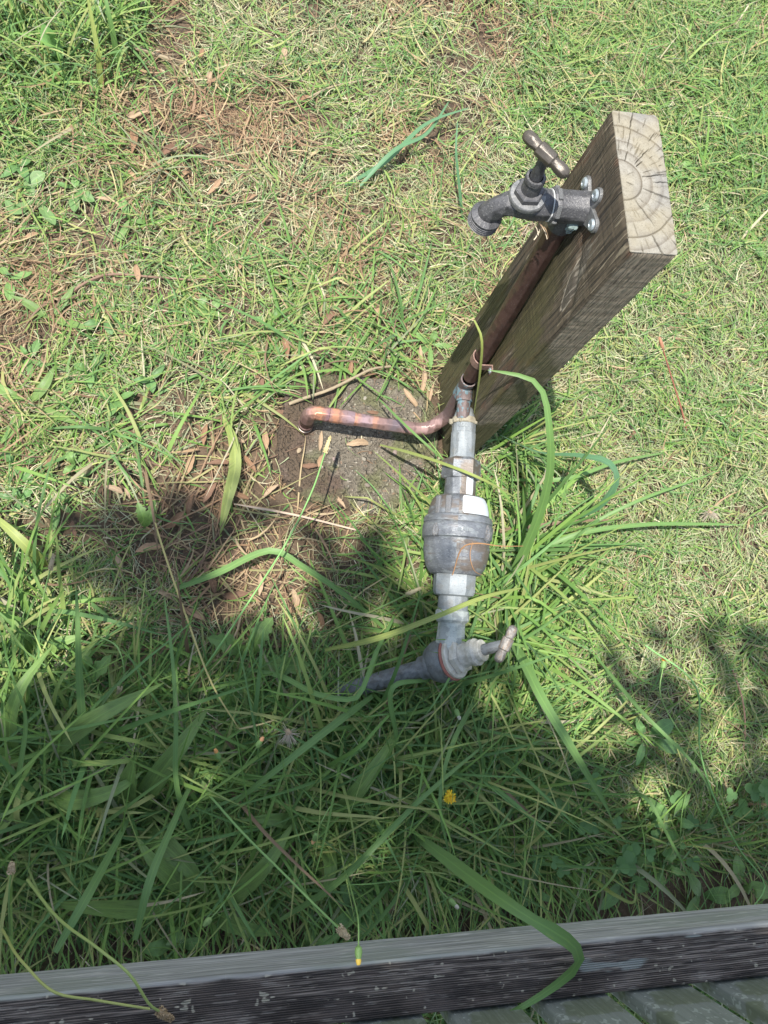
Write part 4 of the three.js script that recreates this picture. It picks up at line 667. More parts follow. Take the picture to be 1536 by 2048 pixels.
blade('broad grass blade flopped over the fence rail', [[830, 1670, 0.04], [890, 1715, 0.16], [970, 1775, 0.28], [1050, 1830, 0.335], [1115, 1868, 0.345], [1150, 1895, 0.335], [1157, 1925, 0.322], [1130, 1955, 0.312], [1070, 1998, 0.306], [990, 2042, 0.305]], 17, G1, { tip: 0.75, shape: t => (t < 0.62 ? 0.5 + 0.5 * Math.sin(Math.PI * t / 0.7) : 1.02 - 2.1 * (t - 0.62)) + 0.02 });
blade('grass blade creased into a wide roof shape beside the bare soil', [[330, 1186, 0.005], [430, 1148, 0.05], [546, 1101, 0.09], [600, 1130, 0.085], [690, 1190, 0.065], [790, 1275, 0.02]], 11, G1, { tip: 0.3 });
blade('upright dark blade standing alone among the plantain leaves', [[185, 1620, 0], [168, 1480, 0.08], [158, 1330, 0.13], [155, 1230, 0.16], [152, 1170, 0.17]], 15, G2, { tip: 0.5 });
blade('long narrow blade with a kink, rooted near the plantain', [[405, 1722, 0.01], [372, 1640, 0.08], [352, 1560, 0.12], [352, 1440, 0.14], [345, 1320, 0.15], [328, 1190, 0.13]], 8, G2, { tip: 0.4 });
blade('bright sunlit blade beside the lone upright blade', [[30, 1720, 0], [38, 1560, 0.1], [52, 1440, 0.16], [40, 1390, 0.18], [22, 1360, 0.19]], 12, G1, { roll: 0.4 });
blade('broad blade lying aslant below the inlet pipe', [[745, 1392, 0.06], [680, 1440, 0.1], [590, 1510, 0.13], [520, 1565, 0.12], [440, 1630, 0.06]], 12, G2);
blade('straw-yellow stalk leaning across the bare soil', [[300, 1010, 0.02], [330, 1110, 0.06], [375, 1240, 0.08], [425, 1370, 0.09], [478, 1458, 0.08]], 2.8, [0.36, 0.31, 0.12], { dry: 1, tip: 0.15 });
blade('short straw bent up from the end of the yellow stalk', [[478, 1458, 0.075], [515, 1450, 0.078], [550, 1440, 0.08]], 3, ST, { dry: 1 });
blade('glossy yellow-green blade at the lawn edge by the plantain rosette', [[98, 1150, 0.0], [60, 1100, 0.05], [25, 1065, 0.06], [-20, 1025, 0.05]], 20, GY);
blade('long blade over the inlet pipe bending sharply back', [[480, 1335, 0.02], [560, 1352, 0.06], [640, 1390, 0.12], [712, 1396, 0.14], [728, 1370, 0.14], [752, 1305, 0.12], [790, 1230, 0.08]], 8, G1, { tip: 0.2 });
blade('lime-coloured blade lying over the neck of the stop tap', [[650, 1300, 0.05], [760, 1275, 0.13], [880, 1230, 0.175], [960, 1197, 0.16], [1045, 1175, 0.1]], 9, GY, { tip: 0.35 });
blade('pale stalk leaning over the grey union nut', [[760, 890, 0.03], [850, 915, 0.14], [950, 952, 0.2], [1040, 1000, 0.12]], 6.5, GY);
blade('dry orange wisp draped over the valve housing', [[905, 1150, 0.185], [925, 1095, 0.2], [950, 1087, 0.195], [1000, 1092, 0.17], [1060, 1092, 0.12]], 2.2, OR, { dry: 1 });
blade('dry curl of grass on the flank of the valve housing', [[945, 1085, 0.2], [940, 1110, 0.198], [948, 1140, 0.185], [970, 1152, 0.16]], 1.3, OR, { dry: 1 });
blade('wide yellowing leaf lying flat beside the footing', [[448, 838, 0.02], [466, 880, 0.03], [470, 935, 0.03], [455, 1000, 0.025], [440, 1070, 0.01]], 19, [0.3, 0.37, 0.08], { shape: t => Math.pow(Math.sin(Math.PI * clamp(t * 0.95 + 0.05)), 0.7), k: 2, rib: 0.0006 });
blade('straight straw lying from the footing into the tuft', [[468, 1008, 0.012], [590, 1030, 0.02], [720, 1062, 0.02]], 3.4, [0.42, 0.32, 0.24], { dry: 1, tip: 0.1 });
blade('thin green stalk crossing in front of the copper tee', [[948, 640, 0.33], [962, 672, 0.33], [960, 740, 0.28], [950, 810, 0.2], [940, 880, 0.1]], 5, GY);
blade('blade leaning over the copper branch pipe', [[760, 800, 0.06], [810, 850, 0.12], [870, 905, 0.13], [930, 960, 0.06]], 5, G1);
blade('level bright blade reaching from the tuft over the mown lawn', [[1020, 1130, 0.03], [1150, 1070, 0.08], [1280, 1050, 0.09], [1390, 1048, 0.07], [1492, 1050, 0.04]], 9, G1);
blade('level blade under the hooked blade', [[1020, 960, 0.03], [1130, 958, 0.07], [1230, 925, 0.07], [1330, 905, 0.03]], 8, G1);
blade('slender blade rising from the tuft toward the red stalk', [[1040, 1160, 0.02], [1180, 1050, 0.08], [1280, 1000, 0.11], [1390, 960, 0.1], [1440, 940, 0.08]], 7, G1);
blade('blue-green blade lying on the lawn behind the tap', [[690, 372, 0.01], [770, 325, 0.03], [850, 250, 0.05], [940, 215, 0.04]], 12, GB, { roll: 0.3 });
blade('blue-green blade crossing the other one behind the tap', [[720, 372, 0.02], [790, 300, 0.05], [850, 270, 0.05], [900, 200, 0.03]], 9, GB);
blade('single straight blade standing in the lawn on the tap side of the post', [[925, 440, 0.0], [918, 370, 0.05], [912, 300, 0.09], [915, 240, 0.11]], 7, GB);
blade('tall pale blade in the far corner tuft', [[205, 195, 0.0], [196, 110, 0.07], [184, 40, 0.11], [172, -20, 0.14]], 11, GY);
blade('tall green blade in the far corner tuft', [[238, 150, 0.0], [228, 80, 0.07], [216, 20, 0.11], [205, -30, 0.13]], 12, G1);
blade('arching dark blade in front of the rail with yellow edge', [[1180, 1755, 0.03], [1230, 1790, 0.09], [1265, 1805, 0.1], [1272, 1775, 0.08]], 7, [0.25, 0.33, 0.07]);
blade('long blade from the stop tap down to the fence', [[960, 1380, 0.05], [900, 1500, 0.1], [880, 1600, 0.12], [900, 1720, 0.1]], 8, G2);
blade('creased blade hanging below the stop tap', [[855, 1360, 0.1], [785, 1375, 0.12], [792, 1470, 0.08], [805, 1560, 0.03]], 8, G1, { tip: 0.25 });
blade('long blade running slantwise down the mown slope', [[1190, 1310, 0.05], [1280, 1420, 0.11], [1400, 1545, 0.13], [1470, 1690, 0.12]], 7, G2);
blade('pale bent blade on the clover patch', [[1240, 1590, 0.04], [1290, 1595, 0.1], [1340, 1680, 0.1], [1380, 1760, 0.08], [1375, 1800, 0.03]], 6, G2);
blade('long blade crossing the fence foot', [[560, 1840, 0.06], [680, 1760, 0.13], [840, 1600, 0.14], [980, 1480, 0.08]], 10, G2);
blade('broad dark blade slanting to the rail', [[270, 1880, 0.2], [300, 1760, 0.2], [345, 1650, 0.15], [395, 1540, 0.05]], 11, G3);
blade('second broad dark blade slanting to the rail', [[110, 1905, 0.22], [170, 1800, 0.2], [230, 1690, 0.12], [275, 1600, 0.03]], 12, G3);
// ------------------------------------------------------------------ tufts: each a clump of blades from one root
function tuft(label, px, py, n, len, wmm, cols, o = {}) {
  const r = rngOf(px * 7 + py), S = new Strips(), b = atY(px, py, 0), spread = o.spread || 0.03;
  for (let i = 0; i < n; i++) {
    const az = (o.az === undefined ? r() * 6.283 : o.az + (r() - 0.5) * (o.arc || 2)), rr = Math.sqrt(r()) * spread, x = b.x + Math.cos(r() * 6.283) * rr, z = b.z + Math.sin(r() * 6.283) * rr;
    const L = len * (0.45 + 0.75 * r()), el0 = (o.el || 0.95) + (r() - 0.5) * 0.7, bend = (o.bend || 1.1) * (0.3 + 1.2 * r()), m = 9, P = [V(x, gh(x, z) - 0.003, z)]; let el = el0, kink = r() < 0.25 ? 2 + Math.floor(r() * 5) : -1, a2 = az, ok = true;
    for (let k = 0; k < m; k++) { const q = P[P.length - 1]; if (k === kink) { el -= 0.9 + r() * 0.6; a2 += (r() - 0.5) * 0.8; } const y = Math.max(gh(q.x, q.z) + 0.004, q.y + Math.sin(el) * L / m); P.push(V(q.x + Math.cos(a2) * Math.cos(el) * L / m, y, q.z + Math.sin(a2) * Math.cos(el) * L / m)); el -= bend / m; a2 += (r() - 0.5) * 0.12; const e = P[P.length - 1]; if (e.x > 0.335 && e.x < 0.41 && e.z > -0.54 && e.z < -0.366) ok = false; if (e.z > 0.283 && e.y < 0.31) ok = false; const [qx, qy] = pix(e); if (qx > 670 && qx < 880 && Math.abs(qy - 1333 - (860 - qx) * 0.29) < 30 && e.y > 0.03 && (i % 5)) ok = false; }
    if (ok) ribbon(S, P, wmm / 2000 * (0.5 + 0.8 * r()), r() < (o.dryShare || 0.07) ? pick(r, straw) : pick(r, cols), { n: 12, roll: (r() - 0.5) * 0.9, twist: (r() - 0.5) * 1.2 });
  }
  const m = new THREE.Mesh(S.geo(b), leafMat); m.position.copy(b); return put(m, 'grass_tuft', label, 'grass tuft', 'grass tufts');
}
tuft('big tuft of long grass on the post side of the valve housing', 1010, 1130, 120, 0.26, 6, greens, { spread: 0.06 });
tuft('long tuft growing under the stop tap handle', 1000, 1270, 120, 0.24, 6, greens, { spread: 0.06, bend: 1.2 });
tuft('tuft of long grass beneath the neck of the stop tap', 880, 1240, 90, 0.22, 5.5, greens, { spread: 0.05, el: 0.7 });
tuft('thin-leaved tuft between the footing and the valve', 845, 1075, 45, 0.15, 4.5, greens, { spread: 0.05, az: 3.4, arc: 3.6, el: 0.8 });
tuft('tuft of grass at the lawn corner of the post foot', 1010, 900, 60, 0.15, 5, greens, { spread: 0.04, az: 0.3, arc: 3 });
tuft('tuft of grass sprouting behind the footing', 770, 690, 50, 0.15, 5, greens, { spread: 0.06, el: 0.8 });
tuft('loose tuft drooping over the back edge of the footing', 640, 700, 55, 0.16, 5, greens, { spread: 0.07, el: 0.6 });
tuft('tuft bent flat in the lawn beside the footing', 470, 790, 45, 0.16, 4.5, greens, { spread: 0.05, el: 0.5, dryShare: 0.3 });
tuft('tuft of grass in the middle of the lawn', 660, 560, 55, 0.13, 4.5, greens, { spread: 0.07, el: 0.6 });
tuft('dark tuft below the inlet pipe', 800, 1480, 110, 0.24, 6, greens, { spread: 0.09, el: 0.8 });
tuft('tangled tuft beside the yellow flower', 960, 1560, 120, 0.23, 5, greens, { spread: 0.09, el: 0.75 });
tuft('dark tuft among the plantain leaves', 560, 1600, 120, 0.25, 6.5, greens, { spread: 0.1, el: 0.8 });
tuft('dark tuft at the foot of the fence by the seed heads', 480, 1820, 110, 0.24, 6, greens, { spread: 0.1, el: 0.8 });
tuft('tuft at the foot of the fence under the flopped blade', 860, 1770, 110, 0.22, 5, greens, { spread: 0.1, el: 0.75 });
tuft('tall tuft in the shade beside the lone upright blade', 90, 1560, 90, 0.28, 8, greens, { spread: 0.08, el: 0.95 });
tuft('tuft under the dark slanting blades', 180, 1790, 100, 0.26, 7, greens, { spread: 0.1, el: 0.8 });
tuft('tall tuft at the far corner of the lawn', 50, 70, 230, 0.19, 4.5, greens, { spread: 0.14, el: 1.1 });
tuft('tall tuft beside the upright dock leaf', 220, 60, 130, 0.16, 5, greens, { spread: 0.06, el: 1.0 });
tuft('tuft growing behind the top of the post', 1150, 190, 70, 0.14, 4, greens, { spread: 0.07, el: 0.6 });
tuft('coarse tuft on the lawn past the post', 1470, 330, 70, 0.11, 5, greens, { spread: 0.09, el: 0.8 });
tuft('fresh tuft in the green lawn beyond the post', 1400, 130, 80, 0.11, 5, greens, { spread: 0.1, el: 0.8 });
tuft('tuft spread over the lawn beside the bare patch', 250, 860, 55, 0.17, 6, greens, { spread: 0.06, el: 0.5, dryShare: 0.2 });
tuft('coarse tuft at the sunlit edge of the shade', 60, 1240, 60, 0.2, 7, greens, { spread: 0.06, el: 0.8 });
tuft('small tuft on the thin lawn near the twig', 250, 560, 40, 0.1, 3.5, greens, { spread: 0.06, el: 0.5, dryShare: 0.4 });
tuft('half-dry tuft on the lawn near the dead leaves', 330, 330, 50, 0.13, 3.5, [[0.3, 0.36, 0.12], ...greens], { spread: 0.04, el: 0.8, dryShare: 0.4 });
const brownC = [[0.25, 0.15, 0.08], [0.33, 0.22, 0.12], [0.18, 0.105, 0.06], [0.38, 0.29, 0.15], [0.28, 0.26, 0.1]];
tuft('flat fan of dead brown straw beside the yellowing leaf', 420, 960, 70, 0.13, 3.2, brownC, { spread: 0.07, el: 0.15, bend: 0.3 });
tuft('dead brown straw lying on the shaded bare soil', 400, 1120, 80, 0.14, 3, brownC, { spread: 0.1, el: 0.12, bend: 0.3 });
tuft('dead brown straw caught behind the footing', 820, 740, 60, 0.1, 3.5, brownC, { spread: 0.06, el: 0.3, bend: 0.4 });
tuft('dead straw lying on the lawn by the fallen bark', 290, 270, 60, 0.11, 3, brownC, { spread: 0.08, el: 0.2, bend: 0.4 });
tuft('brown straw over the near edge of the footing', 620, 1080, 50, 0.11, 2.6, brownC, { spread: 0.08, el: 0.15, bend: 0.3 });
// ------------------------------------------------------------------ broad-leaved weeds: rosettes with each leaf its own part
const weedMap = colTex(128, 256, (u, v) => { const e = Math.abs(u - 0.5), n = fbm(u * 10, v * 18, 4), b = fbm(u * 34, v * 60, 3); let k = 0.66 + 0.42 * n + 0.3 * (b - 0.5); let c = [k, k, k]; for (const q of [0.12, 0.24, 0.36]) { const d = Math.abs(e - q * (1 - Math.abs(v - 0.5) * 0.5)); if (d < 0.012) c = [k * 1.3, k * 1.22, k * 1.3]; else if (d < 0.026) c = [k * 0.8, k * 0.82, k * 0.8]; } if (e < 0.028) c = [1.35, 1.2, 1.3]; if (vn(u * 30 + 3, v * 50) > 0.92) c = [1.5, 0.95, 0.6]; return c.map(q => q * 0.9); });
const weedMat = new THREE.MeshPhysicalMaterial({ vertexColors: true, map: weedMap, roughness: 0.72, transmission: 0.22, thickness: 0, side: THREE.DoubleSide, clearcoat: 0.25, clearcoatRoughness: 0.42 });
const lance = t => Math.max(0.1 * (1 - t), Math.pow(Math.sin(Math.PI * Math.pow(clamp(t), 0.8)), 0.9)) + 0.015, dock = t => Math.max(0.1, Math.pow(Math.sin(Math.PI * Math.pow(clamp(t), 1.4)), 0.7)) * (t > 0.98 ? 0.3 : 1), jag = t => Math.max(0.1, Math.pow(Math.sin(Math.PI * Math.pow(clamp(t), 1.25)), 0.75)) * (0.62 + 0.38 * Math.abs(((t * 6.5) % 1) * 2 - 1));
function rosette(label, px, py, leaves, shape, col, o = {}) {
  const b = atY(px, py, 0), g = groupAt(b), r = rngOf(px * 3 + py);
  leaves.forEach(([l, w, c]) => {
    const S = new Strips(), P = [V(b.x, 0.004, b.z), ...P3(l)], q = c || col, k = 0.9 + 0.25 * r();
    ribbon(S, P, w / 2000, q.map(v => v * k), { n: shape === jag ? 40 : 20, shape, k: 3, rib: o.rib === undefined ? 0.0007 : o.rib, fold: 0.18, roll: (r() - 0.5) * 0.5, twist: (r() - 0.5) * 0.5 });
    part(g, 'leaf', S.geo(b), weedMat);
  });
  return put(g, o.name || 'plantain', label, o.category || 'plantain', o.group);
}
const pl = [0.135, 0.24, 0.045], pl2 = [0.15, 0.26, 0.05];
rosette('large plantain with long ribbed leaves beside the fence', 60, 1560, [[[[20, 1470, 0.08], [40, 1380, 0.13], [110, 1285, 0.12]], 22, pl2], [[[130, 1480, 0.08], [220, 1420, 0.12], [330, 1365, 0.09]], 27, pl2], [[[10, 1640, 0.06], [-40, 1700, 0.08]], 24], [[[140, 1600, 0.07], [230, 1580, 0.1], [290, 1540, 0.08]], 26]], lance, pl, { group: 'plantain rosettes' });
rosette('plantain with one leaf standing in a patch of light', 260, 1640, [[[[250, 1590, 0.07], [258, 1550, 0.1], [270, 1510, 0.12]], 34, pl2], [[[310, 1560, 0.08], [370, 1480, 0.1], [420, 1410, 0.07]], 28], [[[180, 1700, 0.05], [110, 1740, 0.05]], 26], [[[330, 1690, 0.06], [380, 1740, 0.07], [420, 1790, 0.05]], 28]], lance, pl, { group: 'plantain rosettes' });
rosette('plantain lying along the fence foot', 400, 1810, [[[[300, 1818, 0.06], [200, 1815, 0.08], [90, 1808, 0.06]], 26, pl2], [[[360, 1770, 0.06], [300, 1715, 0.09], [270, 1670, 0.08]], 25], [[[480, 1780, 0.07], [540, 1720, 0.1], [590, 1640, 0.07]], 24], [[[470, 1850, 0.04], [560, 1870, 0.05]], 22]], lance, pl, { group: 'plantain rosettes' });
rosette('plantain on the thin lawn at the rim of the shade', 70, 1330, [[[[110, 1290, 0.04], [170, 1270, 0.05]], 20, pl2], [[[40, 1270, 0.05], [10, 1210, 0.05]], 20, pl2], [[[20, 1380, 0.05], [-30, 1400, 0.05]], 22]], lance, pl2, { group: 'plantain rosettes' });
rosette('plantain half under the tuft below the inlet pipe', 640, 1660, [[[[700, 1600, 0.07], [760, 1520, 0.09], [800, 1450, 0.06]], 22], [[[560, 1640, 0.07], [480, 1640, 0.08]], 22], [[[660, 1740, 0.06], [640, 1810, 0.06]], 22]], lance, pl, { group: 'plantain rosettes' });
rosette('flat plantain on the lawn beside the lawn tuft', 60, 810, [[[[20, 790, 0.02], [-20, 760, 0.02]], 16], [[[90, 770, 0.02], [110, 730, 0.02]], 16], [[[110, 830, 0.015], [160, 850, 0.02]], 15], [[[30, 850, 0.015], [0, 890, 0.02]], 16]], lance, pl2, { group: 'plantain rosettes' });
rosette('flat plantain on the lawn by the bare soil spot', 100, 640, [[[[60, 610, 0.015], [20, 590, 0.02]], 14], [[[130, 600, 0.015], [150, 570, 0.02]], 13], [[[150, 650, 0.015], [190, 660, 0.02]], 13]], lance, pl2, { group: 'plantain rosettes' });
rosette('dock leaf standing upright in the far corner grass', 118, 150, [[[[112, 105, 0.04], [98, 75, 0.07], [88, 45, 0.09]], 30, [0.16, 0.34, 0.08]], [[[160, 150, 0.02], [200, 175, 0.02]], 20]], dock, [0.15, 0.3, 0.07], { name: 'dock_plant', category: 'dock plant', rib: 0.0003 });
rosette('hawkbit with ragged leaves catching the sun in the shade', 150, 1350, [[[[165, 1320, 0.05], [180, 1295, 0.05]], 40, [0.145, 0.265, 0.052]], [[[195, 1340, 0.05], [222, 1310, 0.05]], 30, [0.145, 0.265, 0.052]], [[[110, 1370, 0.04], [70, 1385, 0.04]], 30]], jag, [0.145, 0.265, 0.052], { name: 'hawkbit', category: 'weed', rib: 0.0002, group: 'ragged-leaved weeds' });
rosette('hawkbit with dark ragged leaves between plantain and inlet pipe', 500, 1320, [[[[460, 1290, 0.03], [415, 1275, 0.03]], 32], [[[520, 1270, 0.03], [545, 1235, 0.03]], 34], [[[560, 1330, 0.03], [620, 1330, 0.03]], 34], [[[480, 1370, 0.03], [440, 1410, 0.03]], 36]], jag, [0.145, 0.265, 0.052], { name: 'hawkbit', category: 'weed', rib: 0.0002, group: 'ragged-leaved weeds' });
rosette('hawkbit with dark ragged leaves under the dandelion buds', 380, 1500, [[[[350, 1470, 0.04], [330, 1430, 0.04]], 36], [[[420, 1480, 0.04], [470, 1490, 0.04]], 38], [[[400, 1550, 0.04], [420, 1600, 0.04]], 36], [[[340, 1530, 0.04], [300, 1560, 0.04]], 34]], jag, [0.145, 0.265, 0.052], { name: 'hawkbit', category: 'weed', rib: 0.0002, group: 'ragged-leaved weeds' });
rosette('small sunlit ragged leaf at the lawn side of the bare soil', 290, 1060, [[[[285, 1030, 0.03], [275, 1005, 0.035]], 20, [0.145, 0.265, 0.052]], [[[300, 1030, 0.03], [310, 1000, 0.03]], 16, [0.145, 0.265, 0.052]]], jag, [0.145, 0.265, 0.052], { name: 'hawkbit', category: 'weed', rib: 0.0002, group: 'ragged-leaved weeds' });
rosette('hawkbit in the deep shade by the fence', 640, 1740, [[[[600, 1760, 0.04], [555, 1775, 0.04]], 36], [[[690, 1720, 0.04], [740, 1730, 0.04]], 36], [[[650, 1690, 0.04], [640, 1650, 0.04]], 32]], jag, [0.145, 0.265, 0.052], { name: 'hawkbit', category: 'weed', rib: 0.0002, group: 'ragged-leaved weeds' });
rosette('round-leaved weed on the lawn near the twig', 70, 400, [[[[60, 370, 0.01], [90, 345, 0.02]], 24], [[[30, 420, 0.01], [10, 400, 0.02]], 18], [[[95, 430, 0.01], [110, 450, 0.02]], 18]], dock, [0.17, 0.3, 0.09], { name: 'dock_plant', category: 'dock plant', rib: 0.0003 });
rosette('pale round leaf lying on the lawn past the post', 1400, 425, [[[[1408, 418, 0.01], [1416, 408, 0.012]], 14]], dock, [0.22, 0.38, 0.12], { name: 'dock_plant', category: 'dock plant', rib: 0.0002 });
{ // seedlings flat in the lawn
  const r = rngOf(733), spots = [[180, 740], [40, 930], [150, 930], [230, 800], [300, 760], [20, 560], [60, 720], [210, 640], [330, 690], [120, 1010], [40, 1000], [420, 620], [540, 640], [700, 660], [860, 690], [150, 380], [40, 330], [260, 440], [1220, 1400], [1290, 1480], [1180, 1560], [1340, 1640], [1440, 1660], [1480, 1770], [1100, 1690], [1250, 1760], [1320, 1730], [1400, 1790], [1060, 1780], [980, 1730], [1200, 1690], [1480, 880], [1350, 330], [1500, 480], [1440, 90], [1330, 60], [1180, 90], [720, 1820], [620, 1900], [350, 1890]];
  spots.forEach(([px, py], i) => { const n = 3 + Math.floor(r() * 3), a0 = r() * 6.28, big = py > 1400 ? 1.25 : 0.85, L = []; for (let k = 0; k < n; k++) { const a = a0 + k * 6.283 / n + (r() - 0.5) * 0.6, l = (28 + r() * 34) * big, h = (py > 1400 ? 0.02 + r() * 0.04 : 0.006 + r() * 0.012); L.push([[[px + Math.cos(a) * l * 0.5, py + Math.sin(a) * l * 0.5, h], [px + Math.cos(a) * l, py + Math.sin(a) * l, h * (0.6 + 0.6 * r())]], (10 + r() * 12) * big]); }
    const far = py < 1300, sh = [lance, dock, jag, dock][i % 4]; rosette(far ? 'small broad-leaved weed lying flat in the mown lawn' : 'small broad-leaved weed in the rough grass by the fence', px, py, L, sh, [[0.13, 0.265, 0.06], [0.11, 0.24, 0.06], [0.16, 0.29, 0.07]][i % 3], { name: 'broadleaf_weed', category: 'weed', rib: 0.0003, group: far ? 'flat weeds in the lawn' : 'low weeds by the fence' }); });
}
// clover along the fence: low mass of three-part leaves
{
  const r = rngOf(61), S = new Strips();
  for (let i = 0; i < 190; i++) {
    const px = 880 + r() * 640, py = 1560 + r() * 300; if (r() > 0.25 + blob(px, py, 1260, 1750, 170, 110)) continue;
    const b = atY(px, py, 0), h = 0.02 + r() * 0.05, t = V(b.x + (r() - 0.5) * 0.03, h, b.z + (r() - 0.5) * 0.03), a0 = r() * 6.283, sz = 0.005 + r() * r() * 0.009, c = pick(r, [[0.1, 0.22, 0.06], [0.12, 0.245, 0.06], [0.09, 0.2, 0.055]]);
    if (t.z > 0.272) continue;
    ribbon(S, [b, b.clone().lerp(t, 0.5).add(V(0.004, 0, 0)), t], 0.0008, [0.13, 0.23, 0.07], { n: 5, shape: () => 1, fold: 0.5 });
    for (let k = 0; k < 3; k++) { const a = a0 + k * 2.094, d = V(Math.cos(a), 0.12 + (r() - 0.5) * 0.5, Math.sin(a)).normalize(); ribbon(S, [t, t.clone().addScaledVector(d, sz), t.clone().addScaledVector(d, sz * 1.9)], sz * 0.95, c, { n: 7, shape: q => Math.pow(Math.sin(Math.PI * clamp(0.06 + q * 0.86)), 0.6), fold: 0.25, k: 1 }); }
  }
  put(new THREE.Mesh(S.geo(), leafMat), 'clover', 'low mass of clover leaves along the fence foot', 'clover', null, 'stuff');
}
// ------------------------------------------------------------------ stalks with buds, flowers and seed heads
const vcol = (g, c) => { const n = g.attributes.position.count, a = new Float32Array(n * 3); for (let i = 0; i < n; i++) a.set(c, i * 3); g.setAttribute('color', new THREE.Float32BufferAttribute(a, 3)); return g; };
function stalk(name, label, category, l, mm, col, head, o = {}) {
  const P = P3(l), g = groupAt(P[0]), rel = q => { q.translate(-P[0].x, -P[0].y, -P[0].z); return q; };
  const sg = swept(P, u => mm / 2000 * (1.1 - 0.35 * u), 36, 8); part(g, 'stalk', rel(vcol(sg, col)), stemMat);
  const e = P[P.length - 1], d = e.clone().sub(P[P.length - 2]).normalize(), r = rngOf(Math.round(l[0][0] * 13 + l[0][1]));
  if (head === 'bud') { part(g, 'bud', rel(vcol(turned(e.clone().addScaledVector(d, -0.002), d, [[0, 0.0012], [0.002, 0.0034], [0.006, 0.004], [0.010, 0.0032], [0.0125, 0.0024]], 14), [0.16, 0.27, 0.08])), stemMat); part(g, 'petals', rel(vcol(turned(e.clone().addScaledVector(d, 0.0095), d, [[0, 0.0024], [0.0025, 0.003], [0.006, 0.0018], [0.0065, 0]], 9), o.tip || [0.62, 0.42, 0.06])), stemMat); }
  if (head === 'greenbud') part(g, 'bud', rel(vcol(turned(e.clone().addScaledVector(d, -0.002), d, [[0, 0.001], [0.002, 0.0034], [0.006, 0.0042], [0.0095, 0.003], [0.0125, 0.0016], [0.0128, 0]], 14), [0.2, 0.3, 0.1])), stemMat);
  if (head === 'seed') { // plantain spike: a rough cone of scales
    const L = o.L || 0.024, gs = [turned(e, d, [[-0.001, 0.001], [0.002, 0.0028], [L * 0.5, 0.0031], [L * 0.9, 0.002], [L, 0.0003]], 12)]; const [t, a, b] = frame(d);
    for (let i = 0; i < 120; i++) { const u = r(), th = r() * 6.283, rad = 0.003 * (1 - 0.5 * u) * (o.k || 1); gs.push(new THREE.TetrahedronGeometry(0.0011 + r() * 0.0008).rotateX(r() * 6).rotateZ(r() * 6).translate(...e.clone().addScaledVector(t, u * L).addScaledVector(a, Math.cos(th) * rad).addScaledVector(b, Math.sin(th) * rad).toArray())); }
    part(g, 'seed_head', rel(vcol(merge(gs), o.hc || [0.42, 0.33, 0.19])), stemMat);
  }
  if (head === 'fluff') { const S = new Strips(); for (let i = 0; i < 70; i++) { const q = V(r() - 0.5, r() * 0.8 - 0.3, r() - 0.2).normalize(), p2 = e.clone().addScaledVector(q, 0.008 + r() * 0.014); ribbon(S, [e, e.clone().lerp(p2, 0.5).add(V(0, 0.001, 0)), p2], 0.0003, [0.34, 0.29, 0.22], { n: 3, shape: () => 1 }); } part(g, 'fluff', rel(S.geo()), dryMat); part(g, 'bract', rel(vcol(lump(0.0045, 3).translate(e.x, e.y, e.z), [0.36, 0.26, 0.16])), stemMat); }
  if (head === 'flower') { const S = new Strips(), n = frame(d)[0]; const [, a, b] = frame(n); for (let k = 0; k < 34; k++) { const th = k / 34 * 6.283 * 2 + r() * 0.2, R = (k < 20 ? 0.009 : 0.006) * (0.8 + 0.4 * r()), q = a.clone().multiplyScalar(Math.cos(th)).addScaledVector(b, Math.sin(th)), up = n.clone().multiplyScalar(k < 20 ? 0.0012 : 0.0035); ribbon(S, [e, e.clone().addScaledVector(q, R * 0.5).add(up), e.clone().addScaledVector(q, R).addScaledVector(up, 0.6)], 0.0011, pick(r, [[0.75, 0.5, 0.02], [0.82, 0.58, 0.03], [0.7, 0.4, 0.015]]), { n: 4, shape: t => 0.5 + 0.6 * Math.sin(t * 2.6), fold: 0.1 }); } part(g, 'petals', rel(S.geo()), dryMat); part(g, 'calyx', rel(vcol(turned(e.clone().addScaledVector(n, -0.006), n, [[0, 0.0012], [0.003, 0.0036], [0.006, 0.0042]], 12), [0.14, 0.24, 0.07])), stemMat); }
  return put(g, name, label, category, o.group);
}
const sg = [0.16, 0.27, 0.08];
stalk('seed_stalk', 'tall plantain seed stalk leaning over the concrete footing', 'seed stalk', [[335, 1435, 0.0], [420, 1320, 0.06], [500, 1200, 0.1], [570, 1090, 0.13], [625, 980, 0.14], [650, 905, 0.13]], 3, [0.17, 0.33, 0.1], 'seed', { L: 0.028, hc: [0.5, 0.4, 0.2] });
stalk('seed_stalk', 'long straight seed stalk ending over the fence rail', 'seed stalk', [[410, 1580, 0.06], [480, 1660, 0.14], [570, 1750, 0.23], [640, 1820, 0.29], [678, 1857, 0.325]], 3, [0.17, 0.3, 0.1], 'seed', { L: 0.018, k: 1.5, hc: [0.4, 0.32, 0.2] });
stalk('seed_stalk', 'curved seed stalk hanging onto the top of the rail', 'seed stalk', [[55, 1760, 0.1], [120, 1840, 0.24], [200, 1900, 0.33], [260, 1950, 0.35], [300, 2010, 0.335], [318, 2022, 0.325]], 3.4, [0.26, 0.33, 0.1], 'seed', { L: 0.024, k: 1.5, hc: [0.3, 0.21, 0.12] });
stalk('flower_stem', 'yellowed stalk bowed over the top of the rail', 'flower stem', [[5, 1860, 0.15], [50, 1930, 0.3], [110, 1985, 0.325], [190, 2000, 0.323], [300, 2018, 0.322]], 3, [0.3, 0.33, 0.1], 'none');
stalk('seed_stalk', 'brown seed stalk poking out beside the lone blade', 'seed stalk', [[60, 1340, 0], [75, 1260, 0.06], [90, 1180, 0.1], [100, 1140, 0.11]], 2.6, sg, 'seed', { L: 0.022, hc: [0.33, 0.27, 0.17] });
